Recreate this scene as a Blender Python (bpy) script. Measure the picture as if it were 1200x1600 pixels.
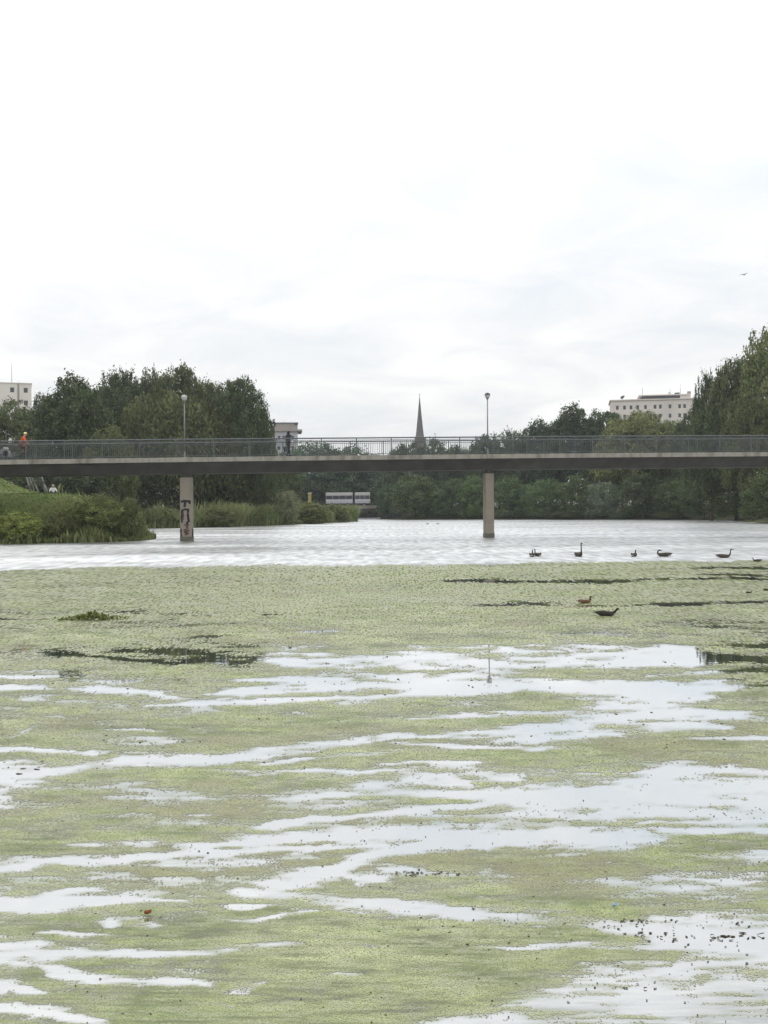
import bpy, math, random
import numpy as np
from mathutils import Matrix, Vector, noise as mnoise

# ------------------------------------------------------------------ clear, camera, sky, sun, exposure
for o in list(bpy.data.objects):
    bpy.data.objects.remove(o)
scene = bpy.context.scene
COL = scene.collection
R = math.radians
random.seed(7)

CAM_H = 2.0
cam_data = bpy.data.cameras.new('camera')
cam = bpy.data.objects.new('camera', cam_data)
COL.objects.link(cam)
cam_data.sensor_fit = 'VERTICAL'
cam_data.sensor_height = 24.0
cam_data.lens = 24.0
cam_data.clip_start = 0.1
cam_data.clip_end = 12000
CAM_R = (Matrix.Rotation(R(90 - 0.143), 4, 'X') @ Matrix.Rotation(R(-0.4), 4, 'Z'))
CAM_M = Matrix.Translation((0, 0, CAM_H)) @ CAM_R
cam.matrix_world = CAM_M
scene.camera = cam

SUN_EL, SUN_AZ = 52, -35          # azimuth from +Y (the view direction) towards +X
world = bpy.data.worlds.new('World')
scene.world = world
world.use_nodes = True
wn = world.node_tree
wn.nodes.clear()
def WN(t, **k):
    n = wn.nodes.new(t)
    for a, b in k.items():
        setattr(n, a, b)
    return n
w_out = WN('ShaderNodeOutputWorld')
w_sky = WN('ShaderNodeTexSky', sky_type='NISHITA')
w_sky.sun_disc = False
w_sky.sun_elevation = R(SUN_EL)
w_sky.sun_rotation = R(SUN_AZ)
w_bg = WN('ShaderNodeBackground')
w_bg.inputs['Strength'].default_value = 0.1
wn.links.new(w_sky.outputs[0], w_bg.inputs['Color'])
# cloud deck: direction projected on a high plane, layered noise
w_tc = WN('ShaderNodeTexCoord')
w_sep = WN('ShaderNodeSeparateXYZ')
wn.links.new(w_tc.outputs['Generated'], w_sep.inputs[0])
def wmath(op, a, b=None, clamp=False):
    n = WN('ShaderNodeMath', operation=op)
    n.use_clamp = clamp
    for i, v in enumerate((a, b)):
        if v is None:
            continue
        if isinstance(v, (int, float)):
            n.inputs[i].default_value = v
        else:
            wn.links.new(v, n.inputs[i])
    return n.outputs[0]
wz = wmath('MAXIMUM', w_sep.outputs['Z'], 0.0)
wd = wmath('ADD', wz, 0.16)
wcx = wmath('DIVIDE', w_sep.outputs['X'], wd)
wcy = wmath('DIVIDE', w_sep.outputs['Y'], wd)
w_comb = WN('ShaderNodeCombineXYZ')
wn.links.new(wcx, w_comb.inputs[0]); wn.links.new(wcy, w_comb.inputs[1])
def wnoise(scale, detail, off, dist=0.0, rough=0.55):
    m = WN('ShaderNodeMapping')
    m.inputs['Location'].default_value = off
    wn.links.new(w_comb.outputs[0], m.inputs[0])
    n = WN('ShaderNodeTexNoise')
    n.inputs['Scale'].default_value = scale
    n.inputs['Detail'].default_value = detail
    n.inputs['Roughness'].default_value = rough
    n.inputs['Distortion'].default_value = dist
    wn.links.new(m.outputs[0], n.inputs['Vector'])
    return n.outputs['Fac']
n_big = wnoise(0.55, 3, (1.3, 0.4, 0))
n_fine = wnoise(2.3, 8, (4.1, 2.2, 0), 0.8, 0.6)
w_mix = wmath('ADD', wmath('MULTIPLY', n_big, 0.55), wmath('MULTIPLY', n_fine, 0.45))
w_ramp = WN('ShaderNodeValToRGB')
wn.links.new(w_mix, w_ramp.inputs[0])
cr = w_ramp.color_ramp
cr.elements[0].position = 0.36; cr.elements[0].color = (0.855, 0.895, 0.925, 1)
cr.elements[1].position = 0.60; cr.elements[1].color = (1.15, 1.14, 1.11, 1)
e = cr.elements.new(0.48); e.color = (0.985, 0.985, 0.98, 1)
# an overcast sky is brighter overhead than at the horizon
w_grad = wmath('ADD', wmath('MULTIPLY', wz, 0.75), 0.93)
w_cb = WN('ShaderNodeBackground')
wn.links.new(w_ramp.outputs[0], w_cb.inputs['Color'])
wn.links.new(w_grad, w_cb.inputs['Strength'])
w_ms = WN('ShaderNodeMixShader')
w_ms.inputs[0].default_value = 0.93
wn.links.new(w_bg.outputs[0], w_ms.inputs[1])
wn.links.new(w_cb.outputs[0], w_ms.inputs[2])
wn.links.new(w_ms.outputs[0], w_out.inputs['Surface'])

sun_d = bpy.data.lights.new('sun', 'SUN')
sun_d.energy = 0.9
sun_d.angle = R(18)
sun_d.color = (1.0, 0.96, 0.90)
sun = bpy.data.objects.new('sun', sun_d)
COL.objects.link(sun)
sdir = Vector((math.sin(R(SUN_AZ)) * math.cos(R(SUN_EL)), math.cos(R(SUN_AZ)) * math.cos(R(SUN_EL)), math.sin(R(SUN_EL))))
sun.rotation_euler = sdir.to_track_quat('Z', 'Y').to_euler()
sun.location = sdir * 300

scene.view_settings.view_transform = 'Standard'
scene.view_settings.look = 'None'
scene.view_settings.exposure = 0.0
scene.view_settings.gamma = 1.0
scene.render.engine = 'CYCLES'
scene.cycles.use_denoising = True
scene.cycles.denoiser = 'OPENIMAGEDENOISE'
scene.cycles.denoising_input_passes = 'RGB_ALBEDO_NORMAL'
scene.cycles.denoising_prefilter = 'ACCURATE'
scene.cycles.max_bounces = 6
scene.cycles.diffuse_bounces = 3
scene.cycles.glossy_bounces = 3
scene.cycles.transparent_max_bounces = 8
scene.cycles.volume_bounces = 0
scene.cycles.sample_clamp_indirect = 6

# ------------------------------------------------------------------ helpers: picture point -> place
F = 1600.0
def ray(px, py):
    return (CAM_R.to_3x3() @ Vector(((px - 600) / F, (800 - py) / F, -1)))
def at(px, py, Y):
    d = ray(px, py)
    return Vector((0, 0, CAM_H)) + d * (Y / d.y)
def ground(px, py, z=0.0):
    d = ray(px, py)
    return Vector((0, 0, CAM_H)) + d * ((z - CAM_H) / d.z)
CI = np.array(CAM_M.inverted())
def project(P):                       # (n,3) -> picture coordinates, used to lay out the traced channels
    q = P @ CI[:3, :3].T + CI[:3, 3]
    return 600 + F * q[:, 0] / -q[:, 2], 800 - F * q[:, 1] / -q[:, 2]

def smooth(a, b, x):
    t = np.clip((x - a) / (b - a), 0, 1)
    return t * t * (3 - 2 * t)

def vnoise(x, y, seed=0):
    xi = np.floor(x).astype(np.int64); yi = np.floor(y).astype(np.int64)
    xf = x - xi; yf = y - yi
    xf = xf * xf * (3 - 2 * xf); yf = yf * yf * (3 - 2 * yf)
    def h(i, j):
        n = (i * 374761393 + j * 668265263 + seed * 1274126177) & 0x7fffffff
        n = ((n ^ (n >> 13)) * 1274126177) & 0x7fffffff
        n = (n ^ (n >> 16)) & 0xffff
        return n / 65535.0
    return (h(xi, yi) * (1 - xf) + h(xi + 1, yi) * xf) * (1 - yf) + (h(xi, yi + 1) * (1 - xf) + h(xi + 1, yi + 1) * xf) * yf
def fbm(x, y, seed=0, octaves=4, gain=0.5):
    s = 0; a = 1; t = 0
    for k in range(octaves):
        s = s + a * vnoise(x * 2 ** k + 17.3 * k, y * 2 ** k - 9.1 * k, seed + k); t += a; a *= gain
    return s / t

# ------------------------------------------------------------------ helpers: objects
def tag(o, label=None, cat=None, group=None, kind=None):
    if label: o['label'] = label
    if cat: o['category'] = cat
    if group: o['group'] = group
    if kind: o['kind'] = kind
    return o
def empty(name, loc=(0, 0, 0), rz=0.0):
    o = bpy.data.objects.new(name, None)
    COL.objects.link(o)
    o.location = loc
    o.rotation_euler = (0, 0, rz)
    o.empty_display_size = 0.3
    return o
def link(name, mesh, parent=None, loc=None):
    o = bpy.data.objects.new(name, mesh)
    COL.objects.link(o)
    if parent: o.parent = parent
    if loc is not None: o.location = loc
    return o

class MB:
    def __init__(s):
        s.v = []; s.f = []; s.m = []; s.cur = 0
    def add(s, vs, fs):
        b = len(s.v)
        s.v += [tuple(v) for v in vs]
        s.f += [tuple(b + i for i in f) for f in fs]
        s.m += [s.cur] * len(fs)
        return s
    def box(s, x0, y0, z0, x1, y1, z1):
        return s.add([(x0, y0, z0), (x1, y0, z0), (x1, y1, z0), (x0, y1, z0), (x0, y0, z1), (x1, y0, z1), (x1, y1, z1), (x0, y1, z1)],
                     [(0, 3, 2, 1), (4, 5, 6, 7), (0, 1, 5, 4), (1, 2, 6, 5), (2, 3, 7, 6), (3, 0, 4, 7)])
    def tube(s, pts, rads, n=8, cap=True, flat=1.0):
        pts = [Vector(p) for p in pts]
        if isinstance(rads, (int, float)): rads = [rads] * len(pts)
        vs = []; fs = []
        t0 = (pts[1] - pts[0]).normalized()
        u = t0.orthogonal().normalized()
        if abs(t0.z) < 0.9:
            u = Vector((0, 0, 1)) - t0 * t0.z; u.normalize()
        for i, p in enumerate(pts):
            t = (pts[min(i + 1, len(pts) - 1)] - pts[max(i - 1, 0)]).normalized()
            u = (u - t * u.dot(t)).normalized()
            w = t.cross(u)
            for k in range(n):
                a = 2 * math.pi * k / n
                r = rads[i]
                ru, rw = (r if isinstance(r, tuple) else (r, r * flat))
                vs.append(p + u * (math.cos(a) * ru) + w * (math.sin(a) * rw))
        for i in range(len(pts) - 1):
            for k in range(n):
                a = i * n + k; b = i * n + (k + 1) % n
                fs.append((a, b, b + n, a + n))
        if cap:
            fs.append(tuple(range(n))[::-1]); fs.append(tuple(range((len(pts) - 1) * n, len(pts) * n)))
        return s.add(vs, fs)
    def lathe(s, prof, n=16, c=(0, 0, 0)):
        vs = []; fs = []
        for r, z in prof:
            for k in range(n):
                a = 2 * math.pi * k / n
                vs.append((c[0] + r * math.cos(a), c[1] + r * math.sin(a), c[2] + z))
        for i in range(len(prof) - 1):
            for k in range(n):
                a = i * n + k; b = i * n + (k + 1) % n
                fs.append((a, b, b + n, a + n))
        fs.append(tuple(range(n))[::-1]); fs.append(tuple(range((len(prof) - 1) * n, len(prof) * n)))
        return s.add(vs, fs)
    def ball(s, c, r, n=12, m=8):
        r = r if isinstance(r, tuple) else (r, r, r)
        vs = []; fs = []
        for i in range(m + 1):
            th = math.pi * (i + 0.02 * (i == 0) - 0.02 * (i == m)) / m
            for k in range(n):
                a = 2 * math.pi * k / n
                vs.append((c[0] + r[0] * math.sin(th) * math.cos(a), c[1] + r[1] * math.sin(th) * math.sin(a), c[2] + r[2] * math.cos(th)))
        for i in range(m):
            for k in range(n):
                a = i * n + k; b = i * n + (k + 1) % n
                fs.append((a, a + n, b + n, b))
        return s.add(vs, fs)
    def ring(s, c, R_, r, n=24, m=6):      # wheel ring in the XZ plane
        vs = []; fs = []
        for i in range(n):
            a = 2 * math.pi * i / n
            for k in range(m):
                b = 2 * math.pi * k / m
                q = R_ + r * math.cos(b)
                vs.append((c[0] + q * math.cos(a), c[1] + r * math.sin(b), c[2] + q * math.sin(a)))
        for i in range(n):
            for k in range(m):
                fs.append((i * m + k, i * m + (k + 1) % m, ((i + 1) % n) * m + (k + 1) % m, ((i + 1) % n) * m + k))
        return s.add(vs, fs)
    def mesh(s, name, mats, smooth_=False):
        me = bpy.data.meshes.new(name)
        me.from_pydata(s.v, [], s.f)
        for m in (mats if isinstance(mats, (list, tuple)) else [mats]):
            me.materials.append(m)
        if s.cur or any(s.m):
            me.polygons.foreach_set('material_index', s.m)
        if smooth_:
            me.polygons.foreach_set('use_smooth', [True] * len(me.polygons))
        me.update()
        return me
    def build(s, name, mats, parent=None, smooth_=False, bevel=0.0):
        o = link(name, s.mesh(name, mats, smooth_), parent)
        if bevel:
            b = o.modifiers.new('bevel', 'BEVEL'); b.width = bevel; b.segments = 2; b.limit_method = 'ANGLE'
        return o

def quad_mesh(name, verts, col, mat):        # verts (n,4,3), col (n,3)
    n = len(verts)
    me = bpy.data.meshes.new(name)
    me.vertices.add(n * 4); me.loops.add(n * 4); me.polygons.add(n)
    me.vertices.foreach_set('co', np.ascontiguousarray(verts, dtype=np.float32).ravel())
    me.loops.foreach_set('vertex_index', np.arange(n * 4, dtype=np.int32))
    me.polygons.foreach_set('loop_start', np.arange(0, n * 4, 4, dtype=np.int32))
    a = me.attributes.new('tint', 'FLOAT_COLOR', 'FACE')
    c4 = np.ones((n, 4), dtype=np.float32); c4[:, :3] = col
    a.data.foreach_set('color', c4.ravel())
    me.materials.append(mat)
    me.update(calc_edges=True)
    return me

# ------------------------------------------------------------------ materials
def new_mat(name):
    m = bpy.data.materials.new(name); m.use_nodes = True
    return m, m.node_tree, m.node_tree.nodes['Principled BSDF']
def plain(name, c, rough=0.7, var=0.12, scale=3.0, metal=0.0, spec=0.3, bump=0.0, dirt=None, dirt_amt=0.5):
    m, nt, p = new_mat(name)
    p.inputs['Roughness'].default_value = rough
    p.inputs['Metallic'].default_value = metal
    p.inputs['Specular IOR Level'].default_value = spec
    tc = nt.nodes.new('ShaderNodeTexCoord')
    n = nt.nodes.new('ShaderNodeTexNoise')
    n.inputs['Scale'].default_value = scale; n.inputs['Detail'].default_value = 6
    nt.links.new(tc.outputs['Object'], n.inputs['Vector'])
    r = nt.nodes.new('ShaderNodeValToRGB')
    r.color_ramp.elements[0].position = 0.3; r.color_ramp.elements[1].position = 0.7
    r.color_ramp.elements[0].color = tuple(x * (1 - var) for x in c) + (1,)
    r.color_ramp.elements[1].color = tuple(min(1, x * (1 + var)) for x in c) + (1,)
    nt.links.new(n.outputs['Fac'], r.inputs[0])
    out = r.outputs[0]
    if dirt:
        mp = nt.nodes.new('ShaderNodeMapping'); mp.inputs['Scale'].default_value = (1, 1, 0.25)
        nt.links.new(tc.outputs['Object'], mp.inputs[0])
        n2 = nt.nodes.new('ShaderNodeTexNoise'); n2.inputs['Scale'].default_value = scale * 0.6; n2.inputs['Detail'].default_value = 8
        nt.links.new(mp.outputs[0], n2.inputs['Vector'])
        r2 = nt.nodes.new('ShaderNodeValToRGB')
        r2.color_ramp.elements[0].position = 0.48; r2.color_ramp.elements[1].position = 0.72
        r2.color_ramp.elements[0].color = (0, 0, 0, 1); r2.color_ramp.elements[1].color = (dirt_amt,) * 3 + (1,)
        nt.links.new(n2.outputs['Fac'], r2.inputs[0])
        mx = nt.nodes.new('ShaderNodeMix'); mx.data_type = 'RGBA'
        nt.links.new(r2.outputs[0], mx.inputs['Factor'])
        nt.links.new(out, mx.inputs['A']); mx.inputs['B'].default_value = dirt + (1,)
        out = mx.outputs['Result']
    nt.links.new(out, p.inputs['Base Color'])
    if bump:
        b = nt.nodes.new('ShaderNodeBump'); b.inputs['Strength'].default_value = bump; b.inputs['Distance'].default_value = 0.02
        nt.links.new(n.outputs['Fac'], b.inputs['Height']); nt.links.new(b.outputs[0], p.inputs['Normal'])
    return m
def leafy(name, rough=0.6, trans=0.32, spec=0.25, vary=0.25):
    m, nt, p = new_mat(name)
    at_ = nt.nodes.new('ShaderNodeAttribute'); at_.attribute_name = 'tint'
    oi = nt.nodes.new('ShaderNodeObjectInfo')
    hs = nt.nodes.new('ShaderNodeHueSaturation')
    mr = nt.nodes.new('ShaderNodeMapRange'); mr.inputs['To Min'].default_value = 1 - vary; mr.inputs['To Max'].default_value = 1 + vary
    nt.links.new(oi.outputs['Random'], mr.inputs['Value'])
    nt.links.new(mr.outputs[0], hs.inputs['Value'])
    mult = nt.nodes.new('ShaderNodeMix'); mult.data_type = 'RGBA'; mult.blend_type = 'MULTIPLY'; mult.inputs['Factor'].default_value = 1
    nt.links.new(at_.outputs['Color'], mult.inputs['A']); nt.links.new(oi.outputs['Color'], mult.inputs['B'])
    nt.links.new(mult.outputs['Result'], hs.inputs['Color'])
    nt.links.new(hs.outputs[0], p.inputs['Base Color'])
    p.inputs['Roughness'].default_value = rough
    p.inputs['Specular IOR Level'].default_value = spec
    if trans:
        tr = nt.nodes.new('ShaderNodeBsdfTranslucent'); nt.links.new(hs.outputs[0], tr.inputs['Color'])
        ms = nt.nodes.new('ShaderNodeMixShader'); ms.inputs[0].default_value = trans
        nt.links.new(p.outputs[0], ms.inputs[1]); nt.links.new(tr.outputs[0], ms.inputs[2])
        nt.links.new(ms.outputs[0], nt.nodes['Material Output'].inputs['Surface'])
    return m

M_leaf = leafy('leaf')
M_weed = leafy('duckweed', rough=0.45, trans=0.0, spec=0.5, vary=0.0)
M_reed = leafy('reed', trans=0.3, vary=0.05)
M_bark = plain('bark', (0.07, 0.055, 0.04), 0.9, 0.4, 6, bump=0.5)
M_palebark = plain('pale bark', (0.26, 0.26, 0.24), 0.9, 0.3, 5, bump=0.4)
M_conc = plain('concrete', (0.235, 0.207, 0.168), 0.85, 0.12, 1.3, bump=0.2, dirt=(0.12, 0.105, 0.085), dirt_amt=0.7)
M_edge = plain('edge concrete', (0.29, 0.273, 0.237), 0.85, 0.12, 3.2, bump=0.15, dirt=(0.13, 0.12, 0.10), dirt_amt=0.9)
M_soffit = plain('shade-darkened weathered soffit', (0.072, 0.068, 0.060), 0.9, 0.2, 0.9, bump=0.2, dirt=(0.045, 0.042, 0.037), dirt_amt=0.7)  # shade under the decks put into the base colour; noise adds dirt
M_wet = plain('waterline stain', (0.10, 0.095, 0.075), 0.5, 0.3, 6)
M_rail = plain('grey painted steel', (0.105, 0.120, 0.122), 0.6, 0.12, 2.5)
M_asph = plain('asphalt', (0.06, 0.06, 0.06), 0.9, 0.2, 8)
M_pole = plain('galvanised steel', (0.22, 0.23, 0.23), 0.5, 0.1, 3, metal=0.4)
M_globe = plain('frosted globe', (0.42, 0.43, 0.43), 0.35, 0.06, 4)
M_lampdark = plain('dark lamp cap', (0.07, 0.075, 0.08), 0.5, 0.1, 4)
M_black = plain('black rubber', (0.018, 0.018, 0.02), 0.7, 0.15, 8)
M_graf = plain('black spray paint', (0.015, 0.015, 0.017), 0.6, 0.2, 9)
M_graf2 = plain('dull red spray paint', (0.10, 0.055, 0.05), 0.7, 0.4, 5)
M_white = plain('white paint', (0.72, 0.72, 0.70), 0.5, 0.05, 2)
M_render = plain('pale pinkish render', (0.66, 0.61, 0.57), 0.85, 0.07, 0.15, dirt=(0.50, 0.46, 0.43), dirt_amt=0.5)
M_cream = plain('off white render', (0.74, 0.71, 0.66), 0.85, 0.06, 0.2, dirt=(0.58, 0.55, 0.52), dirt_amt=0.5)
M_greyren = plain('grey cladding', (0.33, 0.30, 0.28), 0.8, 0.08, 0.3)
M_bluegrey = plain('pale blue grey panels', (0.46, 0.47, 0.50), 0.7, 0.06, 0.3)
M_roof = plain('dark roof felt', (0.10, 0.10, 0.105), 0.8, 0.15, 0.4)
M_spire = plain('slate spire', (0.10, 0.085, 0.085), 0.7, 0.2, 0.5)
M_brick = plain('dark brick', (0.12, 0.09, 0.08), 0.85, 0.2, 0.5)
M_busroof = plain('dull white paint', (0.45, 0.45, 0.44), 0.5, 0.06, 2)
M_yellow = plain('yellow paint', (0.42, 0.34, 0.12), 0.6, 0.08, 3)
M_skin = plain('skin', (0.42, 0.25, 0.18), 0.6, 0.05, 10)
M_orange = plain('orange jacket', (0.62, 0.10, 0.035), 0.7, 0.08, 6)
M_hiviz = plain('pale yellow helmet', (0.80, 0.82, 0.30), 0.4, 0.05, 6)
M_maroon = plain('maroon trousers', (0.14, 0.055, 0.055), 0.85, 0.1, 6)
M_navy = plain('dark jacket', (0.030, 0.030, 0.042), 0.85, 0.15, 8)
M_dark = plain('charcoal trousers', (0.028, 0.030, 0.036), 0.85, 0.15, 8)
M_cloth = plain('white cotton', (0.62, 0.62, 0.63), 0.8, 0.06, 8)
M_hair = plain('dark hair', (0.02, 0.016, 0.013), 0.6, 0.2, 12)
M_greyfab = plain('grey trailer fabric', (0.22, 0.22, 0.225), 0.8, 0.08, 8)
M_leather = plain('dark bag', (0.022, 0.022, 0.024), 0.6, 0.15, 8)
M_redleaf = plain('dry red leaf', (0.22, 0.06, 0.025), 0.7, 0.3, 30)
M_blue = plain('pale blue plastic', (0.25, 0.42, 0.55), 0.5, 0.05, 8)

def glass_mat(name, c):
    m, nt, p = new_mat(name)
    p.inputs['Base Color'].default_value = c + (1,)
    p.inputs['Roughness'].default_value = 0.12
    p.inputs['Specular IOR Level'].default_value = 0.5
    n = nt.nodes.new('ShaderNodeTexNoise'); n.inputs['Scale'].default_value = 0.7
    b = nt.nodes.new('ShaderNodeBump'); b.inputs['Strength'].default_value = 0.05
    nt.links.new(n.outputs['Fac'], b.inputs['Height']); nt.links.new(b.outputs[0], p.inputs['Normal'])
    return m
M_glass = glass_mat('dark window glass', (0.06, 0.066, 0.072))

# ground: lawn, rough bank, bare mud at the water
def ground_mat():
    m, nt, p = new_mat('bank ground')
    g = nt.nodes.new('ShaderNodeNewGeometry')
    def nz(s, d=6):
        n = nt.nodes.new('ShaderNodeTexNoise'); n.inputs['Scale'].default_value = s; n.inputs['Detail'].default_value = d
        nt.links.new(g.outputs['Position'], n.inputs['Vector']); return n.outputs['Fac']
    def ramp(f, a, b, ca, cb):
        r = nt.nodes.new('ShaderNodeValToRGB'); nt.links.new(f, r.inputs[0])
        r.color_ramp.elements[0].position = a; r.color_ramp.elements[1].position = b
        r.color_ramp.elements[0].color = ca + (1,); r.color_ramp.elements[1].color = cb + (1,); return r.outputs[0]
    lawn = ramp(nz(0.55), 0.35, 0.68, (0.090, 0.135, 0.036), (0.145, 0.165, 0.060))
    at_ = nt.nodes.new('ShaderNodeAttribute'); at_.attribute_name = 'wild'
    wild = ramp(nz(0.9), 0.3, 0.7, (0.045, 0.055, 0.022), (0.085, 0.085, 0.04))
    mx = nt.nodes.new('ShaderNodeMix'); mx.data_type = 'RGBA'
    nt.links.new(at_.outputs['Fac'], mx.inputs['Factor']); nt.links.new(lawn, mx.inputs['A']); nt.links.new(wild, mx.inputs['B'])
    fine = ramp(nz(9, 3), 0.3, 0.7, (0.8, 0.8, 0.8), (1.15, 1.15, 1.1))
    mu = nt.nodes.new('ShaderNodeMix'); mu.data_type = 'RGBA'; mu.blend_type = 'MULTIPLY'; mu.inputs['Factor'].default_value = 1
    nt.links.new(mx.outputs['Result'], mu.inputs['A']); nt.links.new(fine, mu.inputs['B'])
    nt.links.new(mu.outputs['Result'], p.inputs['Base Color'])
    p.inputs['Roughness'].default_value = 0.95; p.inputs['Specular IOR Level'].default_value = 0.15
    b = nt.nodes.new('ShaderNodeBump'); b.inputs['Strength'].default_value = 0.8; b.inputs['Distance'].default_value = 0.15
    nt.links.new(nz(4), b.inputs['Height']); nt.links.new(b.outputs[0], p.inputs['Normal'])
    return m
M_ground = ground_mat()

# water: wind-roughened beyond the duckweed, calm among it, small ripples in the open corner near the viewer
def water_mat():
    m, nt, p = new_mat('lake water')
    nt.nodes.remove(p)
    out = nt.nodes['Material Output']
    g = nt.nodes.new('ShaderNodeNewGeometry')
    at_ = nt.nodes.new('ShaderNodeAttribute'); at_.attribute_name = 'wind'
    def L(a, b): nt.links.new(a, b)
    def nz(sx, sy, scale, d=4):
        mp = nt.nodes.new('ShaderNodeMapping'); mp.inputs['Scale'].default_value = (sx, sy, 1)
        L(g.outputs['Position'], mp.inputs[0])
        n = nt.nodes.new('ShaderNodeTexNoise'); n.inputs['Scale'].default_value = scale; n.inputs['Detail'].default_value = d
        L(mp.outputs[0], n.inputs['Vector']); return n.outputs['Fac']
    def mth(op, a, b):
        n = nt.nodes.new('ShaderNodeMath'); n.operation = op
        for i, v in enumerate((a, b)):
            if isinstance(v, (int, float)): n.inputs[i].default_value = v
            else: L(v, n.inputs[i])
        return n.outputs[0]
    gust = nz(0.35, 1.0, 0.16, 5)                       # wind lanes
    gust_r = nt.nodes.new('ShaderNodeMapRange'); L(gust, gust_r.inputs['Value'])
    gust_r.inputs['From Min'].default_value = 0.35; gust_r.inputs['From Max'].default_value = 0.65
    gust_r.inputs['To Min'].default_value = 0.84; gust_r.inputs['To Max'].default_value = 1.08
    wind = mth('MULTIPLY', at_.outputs['Fac'], gust_r.outputs[0])
    rough = mth('ADD', mth('MULTIPLY', mth('MULTIPLY', wind, wind), 0.36), 0.018)
    b1 = nt.nodes.new('ShaderNodeBump'); b1.inputs['Distance'].default_value = 0.06
    L(nz(0.5, 1.6, 2.6, 3), b1.inputs['Height'])
    L(mth('ADD', mth('MULTIPLY', wind, 0.55), 0.012), b1.inputs['Strength'])
    b2 = nt.nodes.new('ShaderNodeBump'); b2.inputs['Distance'].default_value = 0.012
    L(nz(3.5, 17.0, 1.0, 3), b2.inputs['Height']); L(mth('MULTIPLY', wind, 0.9), b2.inputs['Strength']); L(b1.outputs[0], b2.inputs['Normal'])
    gl = nt.nodes.new('ShaderNodeBsdfGlossy'); gl.inputs['Color'].default_value = (0.915, 0.937, 0.957, 1)
    L(rough, gl.inputs['Roughness']); L(b2.outputs[0], gl.inputs['Normal'])
    df = nt.nodes.new('ShaderNodeBsdfDiffuse'); df.inputs['Color'].default_value = (0.055, 0.062, 0.045, 1)
    lw = nt.nodes.new('ShaderNodeFresnel'); lw.inputs['IOR'].default_value = 1.33
    # steep little waves show more of the water itself: patches of chop
    chop = nz(2.4, 0.55, 1.0, 4); chop2 = nz(0.5, 0.6, 0.16, 4)
    cr_ = nt.nodes.new('ShaderNodeMapRange'); L(mth('ADD', mth('MULTIPLY', chop, 0.90), mth('MULTIPLY', chop2, 0.10)), cr_.inputs['Value'])
    cr_.inputs['From Min'].default_value = 0.38; cr_.inputs['From Max'].default_value = 0.64
    cr_.inputs['To Min'].default_value = 0.06; cr_.inputs['To Max'].default_value = 0.42
    L(b2.outputs[0], lw.inputs['Normal'])
    fac0 = mth('MINIMUM', mth('ADD', mth('MULTIPLY', lw.outputs[0], 0.80), 0.64), 0.97)
    fac1 = mth('SUBTRACT', fac0, mth('MULTIPLY', at_.outputs['Fac'], cr_.outputs[0]))
    fl = nt.nodes.new('ShaderNodeAttribute'); fl.attribute_name = 'film'
    fine = nz(1.0, 1.0, 60.0, 3)
    flm = mth('MULTIPLY', fl.outputs['Fac'], mth('ADD', mth('MULTIPLY', fine, 0.9), 0.5))
    fac = mth('MULTIPLY', fac1, mth('SUBTRACT', 1.0, mth('MINIMUM', mth('MULTIPLY', flm, 0.80), 0.90)))
    bcol = nt.nodes.new('ShaderNodeMix'); bcol.data_type = 'RGBA'
    L(flm, bcol.inputs['Factor']); bcol.inputs['A'].default_value = (0.055, 0.062, 0.045, 1); bcol.inputs['B'].default_value = (0.225, 0.262, 0.112, 1)
    L(bcol.outputs['Result'], df.inputs['Color'])
    ms = nt.nodes.new('ShaderNodeMixShader')
    L(fac, ms.inputs[0]); L(df.outputs[0], ms.inputs[1]); L(gl.outputs[0], ms.inputs[2])
    L(ms.outputs[0], out.inputs['Surface'])
    return m
M_water = water_mat()

# ------------------------------------------------------------------ the terrain and the lake
SHORE = np.array([(-48, 1.2), (-42, 30), (-33, 50), (-26.5, 60), (-24, 63.5), (-20.5, 65.8), (-17.2, 67.5), (-16.4, 71), (-17.5, 77),
                  (-19.8, 82), (-25, 94), (-28, 106), (-27.5, 116), (-22.7, 120.5), (-16, 130), (-10.5, 150), (-4.8, 171), (-5.2, 185),
                  (-8, 198), (-8, 262), (1.5, 262), (0.8, 200), (20, 189), (36, 175), (49, 164), (50.5, 148), (45.5, 122), (49, 90), (53, 50), (56, 1.2)], float)
def shore_dist(X, Y):                  # >0 on land, <0 in the water
    d = np.full(X.shape, 1e9); inside = np.zeros(X.shape, bool)
    n = len(SHORE)
    for i in range(n):
        a = SHORE[i]; b = SHORE[(i + 1) % n]
        ab = b - a
        t = np.clip(((X - a[0]) * ab[0] + (Y - a[1]) * ab[1]) / (ab @ ab), 0, 1)
        d = np.minimum(d, np.hypot(X - a[0] - t * ab[0], Y - a[1] - t * ab[1]))
        if a[1] != b[1]:
            c = ((a[1] > Y) != (b[1] > Y)) & (X < (b[0] - a[0]) * (Y - a[1]) / (b[1] - a[1]) + a[0])
            inside ^= c
    return np.where(inside, -d, d)
def ground_z(X, Y):
    X = np.asarray(X, float); Y = np.asarray(Y, float)
    d = shore_dist(X, Y)
    left_near = smooth(-12, -18, X) * smooth(112, 95, Y) * smooth(35, 58, Y)
    hi = 1.5 + 1.6 * left_near
    wid = 9.5 - 3.8 * left_near
    z = np.where(d > 0, 0.06 + hi * smooth(0, 1, d / wid) + 0.012 * np.minimum(d, 150), -1.3 * smooth(0, 5, -d) - 0.02)
    emb = np.clip(0.8 * (-26.3 - X), 0, 2.6) * np.exp(-((Y - 70) / 10) ** 2)
    z = z + np.where(d > 0, emb * smooth(2, 6, d), 0)
    near = smooth(10, 0, Y) * smooth(-20, 0, -np.abs(X) + 10)
    z = np.where((d > 0) & (Y < 6), np.minimum(z, 0.35), z)
    z = z + np.where(d > 0, (fbm(X * 0.13, Y * 0.13, 3) - 0.5) * (0.7 - 0.5 * left_near) * smooth(1, 12, d), 0)
    return z
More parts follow.
